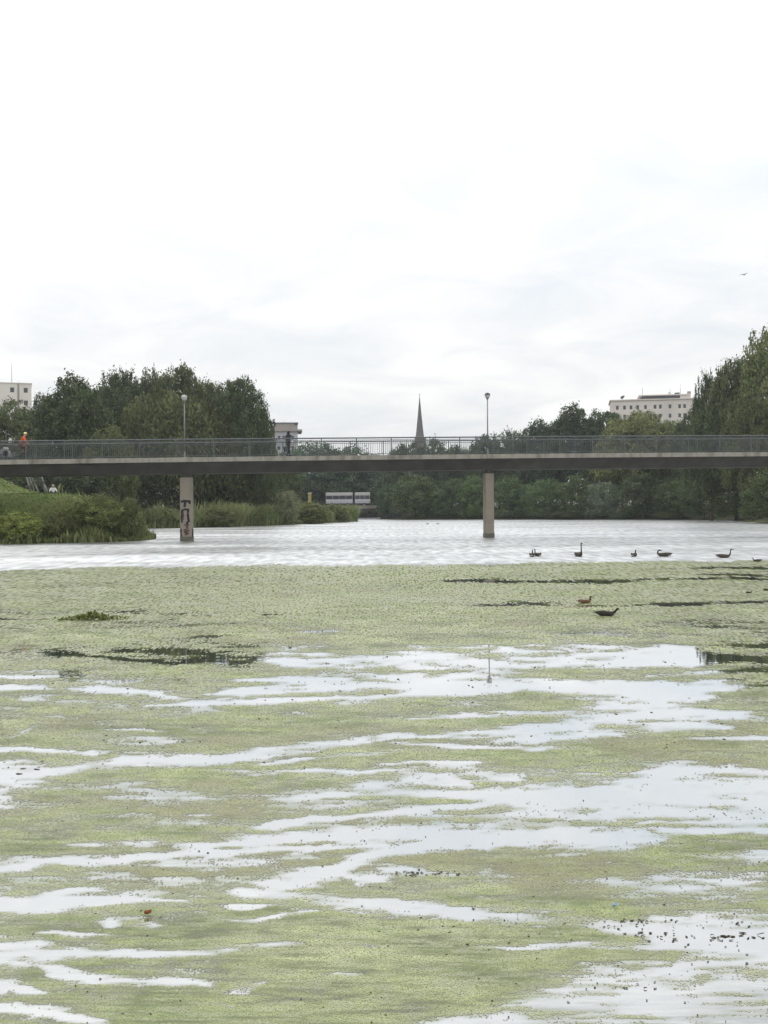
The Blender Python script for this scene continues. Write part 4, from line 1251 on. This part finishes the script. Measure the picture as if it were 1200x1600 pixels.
MB().box(xw(1060), 1.8, ph, xw(1076), 11.5, ph + 1.15).build('stair_head', M_render, ob)
for pxm_, top in ((1003.5, 602), (1046, 606), (1061.5, 599)):
    mast(ob, xw(pxm_), 4, ph + 1.4, at(1018, top, Db).z - ob.location.z, 0.07)
MB().box(xw(1043), 3, ph + 1.45, xw(1047), 5, ph + 2.3).build('roof_vent', M_render, ob)
MB().box(xw(1053), 3, ph + 1.45, xw(1060), 5, ph + 2.1).build('roof_vent', M_roof, ob)
MB().box(xw(1072), 3, ph + 1.45, xw(1077), 5, ph + 2.4).build('roof_vent', M_greyren, ob)
m = MB(); m.tube([(xw(972), 3, ph), (xw(972), 3, ph + 0.9)], .07, n=6)
m.tube([(xw(969.5), 2.9, ph + .8), (xw(972), 2.8, ph + 1.0), (xw(975.5), 2.9, ph + 1.5)], [(.25, .12), (.5, .15), (.2, .1)], n=8)
m.build('satellite_dish', M_lampdark, ob)

# off-white block, left
Dl = 235.0
pl = at(20, 800, Dl); zl = at(20, 599, Dl).z
ol = empty('apartment_block', (pl.x, pl.y, gz(pl.x, pl.y)), R(20))
tag(ol, 'off-white flat-roofed block with a roof mast above the trees at far left', 'building')
zt = zl - ol.location.z
xw = lambda px: (px - 20) / F * Dl
wl = [(xw(c), zt - 1.5 - 2.9 * i) for i in range(4) for c in (-24, -2, 20.5, 40.5)]
facade(ol, M_cream, xw(-60), xw(49), 0, -1, zt, 12, wl, 1.0, 1.2)
MB().box(xw(-60) - .1, -0.12, zt, xw(49) + .12, 12.1, zt + .18).build('parapet', M_render, ol)
MB().box(xw(28), -0.10, zt - 8, xw(31), -0.003, zt - 0.05).build('downpipe', M_greyren, ol)
mast(ol, xw(20), 3, zt + .1, at(20, 564, Dl).z - ol.location.z, 0.07)
mast(ol, xw(30), 3, zt + .1, zt + 1.0, 0.04)

# grey flat-roofed block behind the walking person
Dm = 262.0
pm = at(450, 800, Dm)
om = empty('tower_block', (pm.x, pm.y, gz(pm.x, pm.y)), R(6))
tag(om, 'grey flat-roofed block behind the walking person, left of centre', 'building')
xw = lambda px: (px - 450) / F * Dm
zq = lambda py: at(450, py, Dm).z - om.location.z
wm = [(xw(c), zq(py)) for py in (684, 700) for c in (437, 444, 458)]
facade(om, M_bluegrey, xw(426), xw(466), 0, -1, zq(674), 9, wm, 0.8, 1.1)
MB().box(xw(424), -.5, zq(674), xw(473), 9.5, zq(671)).build('roof_slab', M_greyren, om)
MB().box(xw(430), .3, zq(671), xw(466), 8.5, zq(661)).build('plant_storey', M_greyren, om)
MB().box(xw(461), .2, zq(664), xw(465.5), .298, zq(661.3)).build('louvre', M_roof, om)
MB().box(xw(429), .1, zq(661), xw(467), 8.7, zq(660)).build('roof_edge', M_roof, om)
mast(om, xw(444), 4, zq(660.5), zq(656), 0.05)

# church
Dc = 520.0
pc = at(656.8, 800, Dc)
oc = empty('church', (pc.x, pc.y, gz(pc.x, pc.y)), R(20))
tag(oc, 'slender dark pointed church spire rising above the distant trees', 'church')
zc = lambda py: at(656.8, py, Dc).z - oc.location.z
zb_, zt_ = zc(684), zc(621)
hw = 2.0
MB().box(-hw, -hw, -1, hw, hw, zb_).build('tower', M_brick, oc)
MB().box(-hw - .25, -hw - .25, zb_, hw + .25, hw + .25, zb_ + .4).build('tower_cornice', M_greyren, oc)
m = MB(); m.lathe([(2.35, zb_ + .4), (2.0, zc(676)), (1.08, zc(650)), (0.15, zt_)], 8); m.build('spire', M_spire, oc)
m = MB(); m.tube([(0, 0, zt_ - .1), (0, 0, zc(614.5))], [.10, .05], n=6); m.ball((0, 0, zt_ + .3), .22); m.box(-.4, -.05, zc(616.5), .4, .05, zc(616.5) + .14); m.build('finial_cross', M_spire, oc)
for a in range(4):
    m = MB(); m.box(-.35, -hw - .06, zb_ - 3.2, .35, -hw + .02, zb_ - .8)
    o_ = m.build('belfry_opening', M_roof, oc); o_.rotation_euler = (0, 0, a * math.pi / 2)
m = MB(); m.add([(-5, 2, 0), (5, 2, 0), (5, 26, 0), (-5, 26, 0), (-5, 2, 9), (5, 2, 9), (5, 26, 9), (-5, 26, 9), (0, 2, 15), (0, 26, 15)],
                [(0, 1, 5, 8, 4), (2, 3, 7, 9, 6), (0, 4, 7, 3), (1, 2, 6, 5)])
m.build('nave', M_brick, oc)
m = MB(); m.add([(-5.4, 1.7, 8.7), (0, 1.7, 15.2), (0, 26.3, 15.2), (-5.4, 26.3, 8.7), (5.4, 1.7, 8.7), (5.4, 26.3, 8.7)], [(0, 1, 2, 3), (1, 4, 5, 2)])
m.build('nave_roof', M_roof, oc)

# ------------------------------------------------------------------ road bridge with a bus
Dr = 212.0
rb = empty('road_bridge', (at(560, 800, Dr).x, Dr, 0), R(-2))
tag(rb, 'low concrete road bridge in the distance carrying the bus', 'bridge')
zdk = 2.55
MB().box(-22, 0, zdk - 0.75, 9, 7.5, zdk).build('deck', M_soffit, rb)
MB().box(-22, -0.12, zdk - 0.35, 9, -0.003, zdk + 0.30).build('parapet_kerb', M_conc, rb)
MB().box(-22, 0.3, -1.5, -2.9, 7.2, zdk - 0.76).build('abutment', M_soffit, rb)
MB().box(4.5, 0.3, -1.5, 9, 7.2, zdk - 0.76).build('abutment', M_soffit, rb)
for i in range(16):
    MB().box(-21.8 + i * 2, -0.07, zdk + 0.30, -21.74 + i * 2, -0.02, zdk + 1.05).build('railing_post', M_rail, rb)
for h in (0.65, 1.03):
    MB().tube([(-22, -0.045, zdk + h), (9, -0.045, zdk + h)], 0.022, n=5).build('rail', M_rail, rb)
def bus():
    xl, xr = at(509, 780, Dr + 2.2).x, at(578, 780, Dr + 2.2).x
    o = empty('articulated_bus', (xl, Dr + 1.9, zdk), R(-2))
    tag(o, 'white and grey articulated bus crossing the distant road bridge', 'bus')
    L_ = xr - xl
    xm = L_ * 0.635
    for a, b in ((0, xm - .22), (xm + .22, L_)):
        bd = MB().box(a, 0, 0.75, b, 2.5, 1.62).build('lower_body', M_bluegrey, o, bevel=.06)
        MB().box(a + .02, 0.05, 1.62, b - .02, 2.45, 2.35).build('window_band', M_glass, bd)
        nn = max(3, int((b - a) / 1.25))
        for i in range(nn + 1):
            x = a + .03 + (b - a - .14) * i / nn
            MB().box(x, -0.004, 1.6, x + .08, 0.046, 2.36).build('window_pillar', M_greyren, bd)
        MB().box(a, 0, 2.35, b, 2.5, 3.02).build('roof', M_busroof, o, bevel=.1)
    m = MB()
    for i in range(5):
        m.box(xm - .21 + i * .085, .12, .8, xm - .16 + i * .085, 2.38, 2.9)
    m.build('bellows', M_black, o)
    MB().box(0.05, .2, .38, L_ - .05, 2.3, .75).build('chassis', M_black, o)
    for x in (1.3, xm - 1.3, L_ - 1.2):
        w = MB().ring((x, .1, .45), .33, .12, 18).build('wheel', M_black, o)
        MB().lathe([(.28, -.06), (.28, .06)], 14).build('rim', M_pole, w)
        r_ = w.children[0]; r_.rotation_euler = (math.pi / 2, 0, 0); r_.location = (x, .1, .45)
    for x in (0.02, L_ - .10):
        MB().box(x, -.015, 1.0, x + .08, .0, 1.2).build('lamp', M_redleaf if x < 1 else M_yellow, o)
bus()

# yellow post and small sign on the back bank
yb = at(484, 783, 178)
yo = empty('yellow_post', (yb.x, yb.y, gz(yb.x, yb.y)))
tag(yo, 'small yellow post on the back bank left of the bus', 'post')
hy = at(484, 770, 178).z - yo.location.z
MB().box(-.28, -.2, -0.1, .28, .2, hy - .12).build('body', M_yellow, yo, bevel=.03)
MB().box(-.32, -.24, hy - .12, .32, .24, hy).build('cap', M_cream, yo, bevel=.03)

# ------------------------------------------------------------------ people
def skin_body(name, J, E, mats, zone, parent, sub=2):
    """J: name -> (x,y,z,r). E: list of (a,b). zone(edge)-> material index. One continuous skin."""
    names = list(J)
    me = bpy.data.meshes.new(name)
    me.from_pydata([J[n][:3] for n in names], [(names.index(a), names.index(b)) for a, b in E], [])
    o = bpy.data.objects.new(name, me); COL.objects.link(o)
    o.modifiers.new('skin', 'SKIN')
    sv = me.skin_vertices[0].data if me.skin_vertices else None
    if sv is None:
        bpy.context.view_layer.objects.active = o
        bpy.ops.object.mode_set(mode='EDIT'); bpy.ops.object.mode_set(mode='OBJECT')
        sv = me.skin_vertices[0].data
    for i, nm in enumerate(names):
        r = J[nm][3]; r = r if isinstance(r, tuple) else (r, r)
        sv[i].radius = r
        sv[i].use_root = (i == 0)
    o.modifiers.new('sub', 'SUBSURF').levels = sub
    o.modifiers['sub'].render_levels = sub
    dg = bpy.context.evaluated_depsgraph_get()
    m2 = bpy.data.meshes.new_from_object(o.evaluated_get(dg))
    bpy.data.objects.remove(o)
    m2.name = name
    m2.materials.clear()
    for m in mats: m2.materials.append(m)
    seg = [(np.array(J[a][:3]), np.array(J[b][:3]), zone(a, b)) for a, b in E]
    for p in m2.polygons:
        c = np.array(p.center); best = 9; mi = 0
        for a, b, z in seg:
            ab = b - a
            t = min(1, max(0, float((c - a) @ ab / (ab @ ab))))
            d = np.linalg.norm(c - a - ab * t)
            if d < best: best, mi = d, z
        p.material_index = mi; p.use_smooth = True
    return link(name, m2, parent)
def figure(pose):
    """pose gives pelvis, chest, neck, head and limb joints; fills in hands with five fingers"""
    J = {}; E = []
    P = pose
    J['pelvis'] = P['pelvis'] + ((.160, .130),)
    J['waist'] = P['waist'] + ((.155, .125),)
    J['chest'] = P['chest'] + ((.185, .135),)
    J['neck'] = P['neck'] + (.055,)
    J['jaw'] = P['jaw'] + ((.066, .078),)
    J['head'] = P['head'] + ((.082, .098),)
    J['crown'] = P['crown'] + (.066,)
    f = Vector(P['face'])
    J['nose'] = tuple(Vector(P['jaw']) * .45 + Vector(P['head']) * .55 + f * .108) + (.014,)
    E += [('pelvis', 'waist'), ('waist', 'chest'), ('chest', 'neck'), ('neck', 'jaw'), ('jaw', 'head'), ('head', 'crown'), ('head', 'nose')]
    for s in ('l', 'r'):
        for nm, r in (('shoulder', .075), ('elbow', .056), ('wrist', .030), ('palm', .036)):
            J[nm + s] = P[nm + s] + (r,)
        E += [('chest', 'shoulder' + s), ('shoulder' + s, 'elbow' + s), ('elbow' + s, 'wrist' + s), ('wrist' + s, 'palm' + s)]
        for nm, r in (('hip', .105), ('knee', .075), ('ankle', .052), ('toe', .036)):
            J[nm + s] = P[nm + s] + (r,)
        E += [('pelvis', 'hip' + s), ('hip' + s, 'knee' + s), ('knee' + s, 'ankle' + s), ('ankle' + s, 'toe' + s)]
        w = Vector(P['wrist' + s]); p = Vector(P['palm' + s])
        d = (p - w).normalized()
        side = d.cross(Vector((0, 1, 0)));
        if side.length < .2: side = d.cross(Vector((1, 0, 0)))
        side.normalize()
        curl = d.cross(side) * (1 if s == 'l' else -1)
        for i in range(4):
            q = p + d * .045 + side * (.022 * (i - 1.5))
            ln = (.030, .037, .034, .026)[i]
            J[f'k{i}{s}'] = tuple(q + d * ln * .8) + (.0095,)
            J[f't{i}{s}'] = tuple(q + d * ln * 1.5 + curl * ln * .7) + (.008,)
            E += [('palm' + s, f'k{i}{s}'), (f'k{i}{s}', f't{i}{s}')]
        th = p + side * .055 - d * .005
        J['thumb' + s] = tuple(th) + (.011,)
        J['thumbtip' + s] = tuple(th + d * .035 + side * .008) + (.009,)
        E += [('palm' + s, 'thumb' + s), ('thumb' + s, 'thumbtip' + s)]
    return J, E
UP = ('chest', 'waist', 'shoulder', 'elbow')
def zone_std(a, b):
    A, B = a.rstrip('lr') if a[-1] in 'lr' else a, b
    if a in ('neck', 'jaw', 'head') : return 2
    if a.startswith(('palm', 'wrist', 'k0', 'k1', 'k2', 'k3', 'thumb')): return 2
    if a.startswith('ankle'): return 3
    if a.startswith(('hip', 'knee')) or b.startswith('hip'): return 1
    return 0
def head_extras(root, P, hair_mat, name='hair', brim=False):
    h = Vector(P['head']); c = Vector(P['crown']); f = Vector(P['face'])
    m = MB()
    n = 14
    prof = [(.101, -0.01), (.106, .03), (.098, .07), (.066, .105), (.015, .118)]
    m.lathe(prof, n)
    o = m.build(name, hair_mat, root, True)
    ax = (c - Vector(P['jaw'])).normalized()
    o.matrix_local = Matrix.Translation(h - f * .012) @ ax.to_track_quat('Z', 'Y').to_matrix().to_4x4()
    side = ax.cross(f).normalized()
    for s in (-1, 1):
        MB().ball(tuple(h * .75 + Vector(P['jaw']) * .25 + f * .084 + side * (.033 * s)), .011, 8, 6).build('eye', M_black, root)
        MB().ball(tuple(h * .6 + Vector(P['jaw']) * .4 + side * (.086 * s)), (.018, .014, .028), 8, 6).build('ear', M_skin, root)
    MB().tube([tuple(Vector(P['jaw']) + f * .086 - side * .022 ), tuple(Vector(P['jaw']) + f * .089 + side * .022)], .006, n=5).build('mouth', M_redleaf, root)

def on_bridge(px, t):
    d = ray(px, 760); k_ = d.x / d.y
    Y_ = (68.4 + t / math.cos(BR)) / (1 - 0.157 * k_)
    s = (k_ * Y_ + t * math.sin(BR)) / math.cos(BR)
    return Vector((s * math.cos(BR) - t * math.sin(BR), 68.4 + s * math.sin(BR) + t * math.cos(BR), deck_z(s) - 0.012))

# cyclist: riding pose facing +X
def cyclist():
    p = on_bridge(38, 1.1)
    bike = empty('bicycle', p, BR)
    tag(bike, 'dark bicycle ridden by the person in the orange jacket', 'bicycle')
    for x in (-0.52, 0.54):
        w = MB().ring((0, 0, 0), .325, .02, 28).build('wheel', M_black, bike); w.location = (x, 0, .345)
        MB().ring((0, 0, 0), .298, .011, 24, 4).build('rim', M_pole, w)
        m = MB()
        for i in range(12):
            a = i * math.pi / 6
            m.tube([(0, .015 * (-1) ** i, 0), (.295 * math.cos(a), 0, .295 * math.sin(a))], .0025, n=3)
        m.build('spokes', M_pole, w)
    m = MB()
    bb = (-.05, 0, .30); st = (-.22, 0, .82); hd = (.36, 0, .90); hb = (.40, 0, .74); rr = (-.52, 0, .345); fr = (.54, 0, .345)
    for a, b, r in ((bb, st, .016), (st, hd, .016), (bb, hb, .018), (hd, hb, .02), (hb, fr, .015), (bb, rr, .012), (st, rr, .010)):
        m.tube([a, b], r, n=6)
    m.build('frame', M_lampdark, bike)
    MB().tube([st, (-.25, 0, .93)], .013, n=6).build('seat_post', M_pole, bike)
    MB().tube([(-.40, 0, .95), (-.28, 0, .955), (-.12, 0, .94)], [(.03, .075), (.03, .065), (.02, .02)], n=8).build('saddle', M_black, bike)
    MB().tube([hd, (.34, 0, 1.02)], .014, n=6).build('stem', M_pole, bike)
    MB().tube([(.22, -.29, 1.04), (.33, -.22, 1.05), (.36, 0, 1.03), (.33, .22, 1.05), (.22, .29, 1.04)], .013, n=6).build('handlebar', M_black, bike)
    for s, a in ((-1, 0.5), (1, 0.5 + math.pi)):
        q = (bb[0] + .17 * math.cos(a), s * .10, bb[2] + .17 * math.sin(a))
        MB().tube([(bb[0], s * .07, bb[2]), q], .009, n=5).build('crank', M_pole, bike)
        MB().box(q[0] - .045, q[1] - .04 + s * .04, q[2] - .012, q[0] + .045, q[1] + .04 + s * .04, q[2] + .012).build('pedal', M_black, bike)
    person = empty('person', p, BR)
    tag(person, 'person in orange jacket and pale yellow helmet cycling over the bridge at left', 'person')
    P = dict(pelvis=(-.25, 0, 1.04), waist=(-.17, 0, 1.20), chest=(-.04, 0, 1.42), neck=(.04, 0, 1.57), jaw=(.09, 0, 1.64), head=(.10, 0, 1.71), crown=(.09, 0, 1.80), face=(.98, 0, -.15))
    for s, sg in (('l', 1), ('r', -1)):
        P['shoulder' + s] = (.0, .19 * sg, 1.46); P['elbow' + s] = (.12, .27 * sg, 1.22); P['wrist' + s] = (.22, .27 * sg, 1.09); P['palm' + s] = (.26, .265 * sg, 1.065)
        P['hip' + s] = (-.22, .09 * sg, 1.00)
    P['kneer'] = (.20, -.11, .82); P['ankler'] = (.06, -.13, .47); P['toer'] = (.20, -.135, .425)
    P['kneel'] = (.08, .11, .62); P['anklel'] = (-.26, .13, .30); P['toel'] = (-.12, .135, .255)
    J, E = figure(P)
    skin_body('body', J, E, [M_orange, M_maroon, M_skin, M_black], zone_std, person)
    head_extras(person, P, M_hiviz, 'helmet')
    MB().tube([(.10, 0, 1.755), (.19, 0, 1.765), (.235, 0, 1.75)], [(.012, .10), (.010, .09), (.006, .05)], n=8).build('helmet_visor', M_hiviz, person)
    # two-wheeled trailer behind
    tr = empty('bicycle_trailer', on_bridge(10, 1.1), BR)
    tag(tr, 'small grey and black bicycle trailer at the left edge of the bridge', 'trailer')
    m = MB(); m.add([(-.48, -.32, .22), (.34, -.32, .22), (.34, .32, .22), (-.48, .32, .22), (-.50, -.30, .62), (.02, -.30, .80), (.02, .30, .80), (-.50, .30, .62), (.30, -.30, .50), (.30, .30, .50)],
                    [(0, 3, 2, 1), (0, 1, 8, 5, 4), (3, 7, 6, 9, 2), (4, 5, 6, 7), (5, 8, 9, 6), (1, 2, 9, 8), (0, 4, 7, 3)])
    m.build('fabric_body', M_greyfab, tr, bevel=.02)
    MB().box(-.10, -.325, .30, .16, -.318, .62).build('mesh_window', M_black, tr)
    MB().box(-.12, -.29, .745, .13, .29, .84).build('rain_cover', M_cloth, tr, bevel=.03)
    for s in (-1, 1):
        w = MB().ring((0, 0, 0), .20, .022, 22).build('wheel', M_black, tr); w.location = (-.12, .38 * s, .222)
        MB().ring((0, 0, 0), .175, .01, 20, 4).build('rim', M_pole, w)
    MB().tube([(.32, -.25, .28), (.62, -.12, .33), (.80, 0, .36)], .014, n=6).build('drawbar', M_pole, tr)
cyclist()

def walker():
    p = on_bridge(451, 0.9)
    o = empty('person', p, BR + R(40))
    tag(o, 'person in dark jacket and trousers walking across the bridge left of centre', 'person')
    P = dict(pelvis=(0, 0, .95), waist=(.01, 0, 1.10), chest=(.02, 0, 1.34), neck=(.03, 0, 1.50), jaw=(.055, 0, 1.565), head=(.05, 0, 1.63), crown=(.045, 0, 1.71), face=(.99, 0, -.1))
    P.update(shoulderl=(.0, .19, 1.42), elbowl=(-.02, .25, 1.15), wristl=(.16, .22, 1.04), palml=(.22, .20, 1.03),
             shoulderr=(.0, -.19, 1.42), elbowr=(-.10, -.25, 1.15), wristr=(-.06, -.27, .91), palmr=(-.05, -.27, .85),
             hipl=(0, .09, .90), hipr=(0, -.09, .90), kneel=(.14, .09, .51), anklel=(.20, .09, .10), toel=(.35, .09, .045),
             kneer=(-.03, -.09, .49), ankler=(-.22, -.09, .14), toer=(-.09, -.09, .04))
    J, E = figure(P)
    skin_body('body', J, E, [M_navy, M_dark, M_skin, M_black], zone_std, o)
    head_extras(o, P, M_hair)
    MB().ball((-.005, 0, 1.60), (.092, .108, .135), 14, 10).build('hood', M_navy, o, True)
    # bag hanging from the right hand
    b = empty('carry_bag', p + Matrix.Rotation(BR, 3, 'Z') @ Vector((-.13, -.30, 0)), BR)
    tag(b, 'dark bag carried by the walking person', 'bag')
    MB().tube([(-.17, 0, .66), (-.18, 0, .50), (-.16, 0, .34)], [(.12, .10), (.15, .12), (.13, .11)], n=10).build('body', M_leather, b, True).location = (.1, 0, 0)
    b.children[0].rotation_euler = (0, 0, 0)
    m = MB(); m.tube([(-.10, 0, .64), (-.02, 0, .84), (.06, 0, .87), (.02, 0, .64)], .010, n=5); m.build('handle', M_leather, b)
    s = MB().box(-.01, -.09, -.06, .0, .09, .10).build('paper_sheet', M_white)
    s.location = p + Matrix.Rotation(BR + R(8), 3, 'Z') @ Vector((.30, .19, 1.06)); s.rotation_euler = (0, .5, BR + 0.9)
    tag(s, 'white sheet of paper held by the walking person', 'paper')
walker()

def sitter():
    q = at(83, 771, 81)
    z = gz(q.x, q.y)
    o = empty('person', (q.x, q.y, z), R(-70))
    tag(o, 'person in white top sitting on the lawn under the bridge', 'person')
    P = dict(pelvis=(0, 0, .11), waist=(-.03, 0, .27), chest=(-.01, 0, .50), neck=(.03, 0, .66), jaw=(.06, 0, .725), head=(.055, 0, .79), crown=(.05, 0, .87), face=(.98, 0, -.15))
    for s, sg in (('l', 1), ('r', -1)):
        P['shoulder' + s] = (0, .18 * sg, .58); P['elbow' + s] = (.12, .26 * sg, .36); P['wrist' + s] = (.32, .18 * sg, .36); P['palm' + s] = (.38, .15 * sg, .37)
        P['hip' + s] = (.05, .10 * sg, .11); P['knee' + s] = (.42, .17 * sg, .42); P['ankle' + s] = (.62, .13 * sg, .09); P['toe' + s] = (.77, .14 * sg, .05)
    J, E = figure(P)
    skin_body('body', J, E, [M_cloth, M_dark, M_skin, M_black], zone_std, o)
    head_extras(o, P, plain('grey hair', (.35, .33, .31), .7, .1, 12))
sitter()

# ------------------------------------------------------------------ water birds
M_gbody = plain('brown grey plumage', (0.075, 0.062, 0.050), 0.8, 0.3, 14)
M_gneck = plain('black plumage', (0.015, 0.014, 0.013), 0.7, 0.2, 14)
M_gpale = plain('pale flank plumage', (0.40, 0.37, 0.33), 0.8, 0.15, 14)
M_bill = plain('dark bill', (0.03, 0.028, 0.025), 0.5, 0.1, 14)
M_russet = plain('russet plumage', (0.15, 0.085, 0.05), 0.8, 0.25, 14)
def bird(name, px, py, size, heading, neck, label, cat, group, body_mat=None, neck_mat=None, pale=True, bill=None):
    """swimming bird, size = body length in metres; neck: list of (x, z, r) after the breast, in units of size"""
    o = empty(name, ground(px, py), heading)
    tag(o, label, cat, group)
    S = size * 0.74
    spine = [(-.56, .20, .012, .03), (-.46, .17, .05, .085), (-.30, .13, .105, .15), (-.08, .11, .135, .19), (.14, .11, .135, .185), (.30, .13, .105, .13), (.38, .18, .07, .075)]
    m = MB()
    pts = [(x * S, 0, z * S) for x, z, a, b in spine]; rad = [(a * S, b * S) for x, z, a, b in spine]
    nb = len(pts)
    for x, z, r in neck:
        pts.append((x * S, 0, z * S)); rad.append((r * S, r * S * .9))
    m.tube(pts, rad, n=10)
    # neck and head plumage differs from the body
    m.m = [0] * len(m.f)
    for i in range((nb - 1) * 10, len(m.f) - 2): m.m[i] = 1
    m.m[-1] = 1
    m.cur = 1
    b = m.build('body', [body_mat or M_gbody, neck_mat or M_gneck], o, True)
    hx, hz, hr = neck[-1]; bx, bz, br = neck[-2]
    d = Vector((hx - bx, 0, hz - bz)).normalized()
    e = Vector((hx * S, 0, hz * S))
    MB().tube([e - d * .01 * S, e + d * .06 * S, e + d * .12 * S], [(.022 * S, .028 * S), (.018 * S, .024 * S), (.006 * S, .014 * S)], n=8).build('bill', bill or M_bill, o, True)
    for s in (-1, 1):
        w = MB()
        w.tube([(.20 * S, .150 * S * s, .15 * S), (-.05 * S, .185 * S * s, .17 * S), (-.32 * S, .12 * S * s, .20 * S), (-.52 * S, .03 * S * s, .225 * S)],
               [(.05 * S, .02 * S), (.09 * S, .022 * S), (.06 * S, .02 * S), (.01 * S, .008 * S)], n=8)
        w.build('wing', body_mat or M_gbody, o, True)
        MB().ball((e.x - .03 * S, .024 * S * s, e.z + .012 * S), .008 * S, 6, 5).build('eye', M_black, o)
    MB().tube([(-.44 * S, 0, .17 * S), (-.58 * S, 0, .215 * S), (-.66 * S, 0, .22 * S)], [(.03 * S, .09 * S), (.015 * S, .06 * S), (.006 * S, .02 * S)], n=8).build('tail', M_gneck, o, True)
    if pale:
        MB().ball((-.40 * S, 0, .10 * S), (.11 * S, .10 * S, .06 * S), 10, 6).build('rump', M_gpale, o, True)
    return o
UPN = [(.44, .30, .045), (.45, .46, .036), (.45, .60, .034), (.49, .67, .046), (.56, .66, .030)]
SHORTN = [(.42, .24, .050), (.43, .34, .042), (.47, .40, .052), (.55, .39, .030)]
FOLD = [(.40, .26, .05), (.36, .36, .042), (.28, .41, .050), (.19, .38, .030)]
GG = 'geese on the open water'
bird('goose', 831.5, 869.5, .80, R(78), SHORTN, 'left goose of the close pair, leftmost of the row of geese', 'goose', GG)
bird('goose', 840, 869, .76, R(108), [(.42, .26, .050), (.43, .40, .040), (.45, .48, .050), (.52, .47, .030)], 'right goose of the close pair at the left of the row', 'goose', GG)
bird('goose', 904, 869.5, .92, R(-78), [(.42, .32, .045), (.42, .52, .036), (.40, .72, .034), (.42, .82, .046), (.50, .82, .030)], 'goose with neck stretched straight up, alone in the row', 'goose', GG)
bird('goose', 990.5, 869.5, .80, R(62), SHORTN, 'hunched goose between the stretched-neck one and the preening one', 'goose', GG)
bird('goose', 1037, 869.5, .84, R(148), FOLD, 'goose preening with its head turned back over its body', 'goose', GG)
bird('goose', 1131, 871.5, .76, R(-6), [(.44, .28, .045), (.45, .42, .036), (.46, .54, .034), (.50, .60, .046), (.57, .59, .030)], 'goose seen side-on swimming right, rightmost of the row', 'goose', GG)
bird('duck', 1183, 877.5, .46, R(178), SHORTN, 'dark duck at the edge of the weed by the right picture edge', 'duck', None, pale=False)
bird('duck', 914, 943, .44, R(25), [(.41, .26, .06), (.41, .36, .055), (.45, .43, .062), (.52, .41, .034)], 'russet brown duck resting in the weed above the dark coot', 'duck', None, M_russet, plain('dark brown plumage', (.06, .03, .018), .8, .2, 14))
bird('coot', 947, 962.5, .50, R(-3), [(.44, .22, .06), (.50, .29, .052), (.56, .36, .060), (.64, .36, .034)], 'black coot with slate body swimming right through the weed', 'coot', None, plain('slate plumage', (.04, .036, .032), .8, .2, 14), M_gneck, False, M_gpale)
bird('duck', 1170, 927, .22, R(10), SHORTN, 'small brown duckling in the weed near the right edge', 'duck', None, pale=False)
bird('duck', 1199, 923, .26, R(10), SHORTN, 'small dark duckling cut by the right picture edge', 'duck', None, pale=False)
bird('duck', 668, 819, .5, R(0), SHORTN, 'tiny far duck on the open water near the far bank', 'duck', 'far ducks', pale=False)
bird('duck', 684, 819, .5, R(0), SHORTN, 'tiny far duck right of another, near the far bank', 'duck', 'far ducks', pale=False)

# gull in the sky
def gull():
    D = 90.0
    p = at(1162, 429, D)
    o = empty('gull', p, R(25))
    tag(o, 'pale gull gliding in the sky at upper right', 'gull')
    mg = plain('gull grey', (.38, .39, .40), .8, .05, 5)
    MB().tube([(-.20, 0, 0), (-.08, 0, .0), (.06, 0, .0), (.17, 0, .01), (.22, 0, .0)], [.012, .05, .058, .035, .008], n=8).build('body', mg, o, True)
    for s in (-1, 1):
        m = MB()
        pts = [(.05, .03 * s, .02), (.07, .26 * s, .09 * (1 if s > 0 else .7)), (-.04, .58 * s, .02)]
        m.tube(pts, [(.012, .07), (.010, .065), (.004, .012)], n=8)
        m.build('wing', mg, o, True)
    MB().tube([(-.16, 0, 0), (-.29, 0, .0)], [(.01, .025), (.006, .055)], n=6).build('tail', mg, o)
gull()

# ------------------------------------------------------------------ the moist air over the lake
mh = bpy.data.materials.new('pale haze'); mh.use_nodes = True
nt = mh.node_tree; nt.nodes.clear()
vo = nt.nodes.new('ShaderNodeVolumePrincipled')
vo.inputs['Color'].default_value = (0.86, 0.92, 1.0, 1)
vo.inputs['Density'].default_value = 0.00028
vo.inputs['Anisotropy'].default_value = 0.2
nt.links.new(vo.outputs[0], nt.nodes.new('ShaderNodeOutputMaterial').inputs['Volume'])
hz_o = MB().box(-1215, -165, -2.6, 1215, 1815, 80).build('haze', mh)
tag(hz_o, 'thin pale haze in the air over the lake', 'haze', kind='stuff')
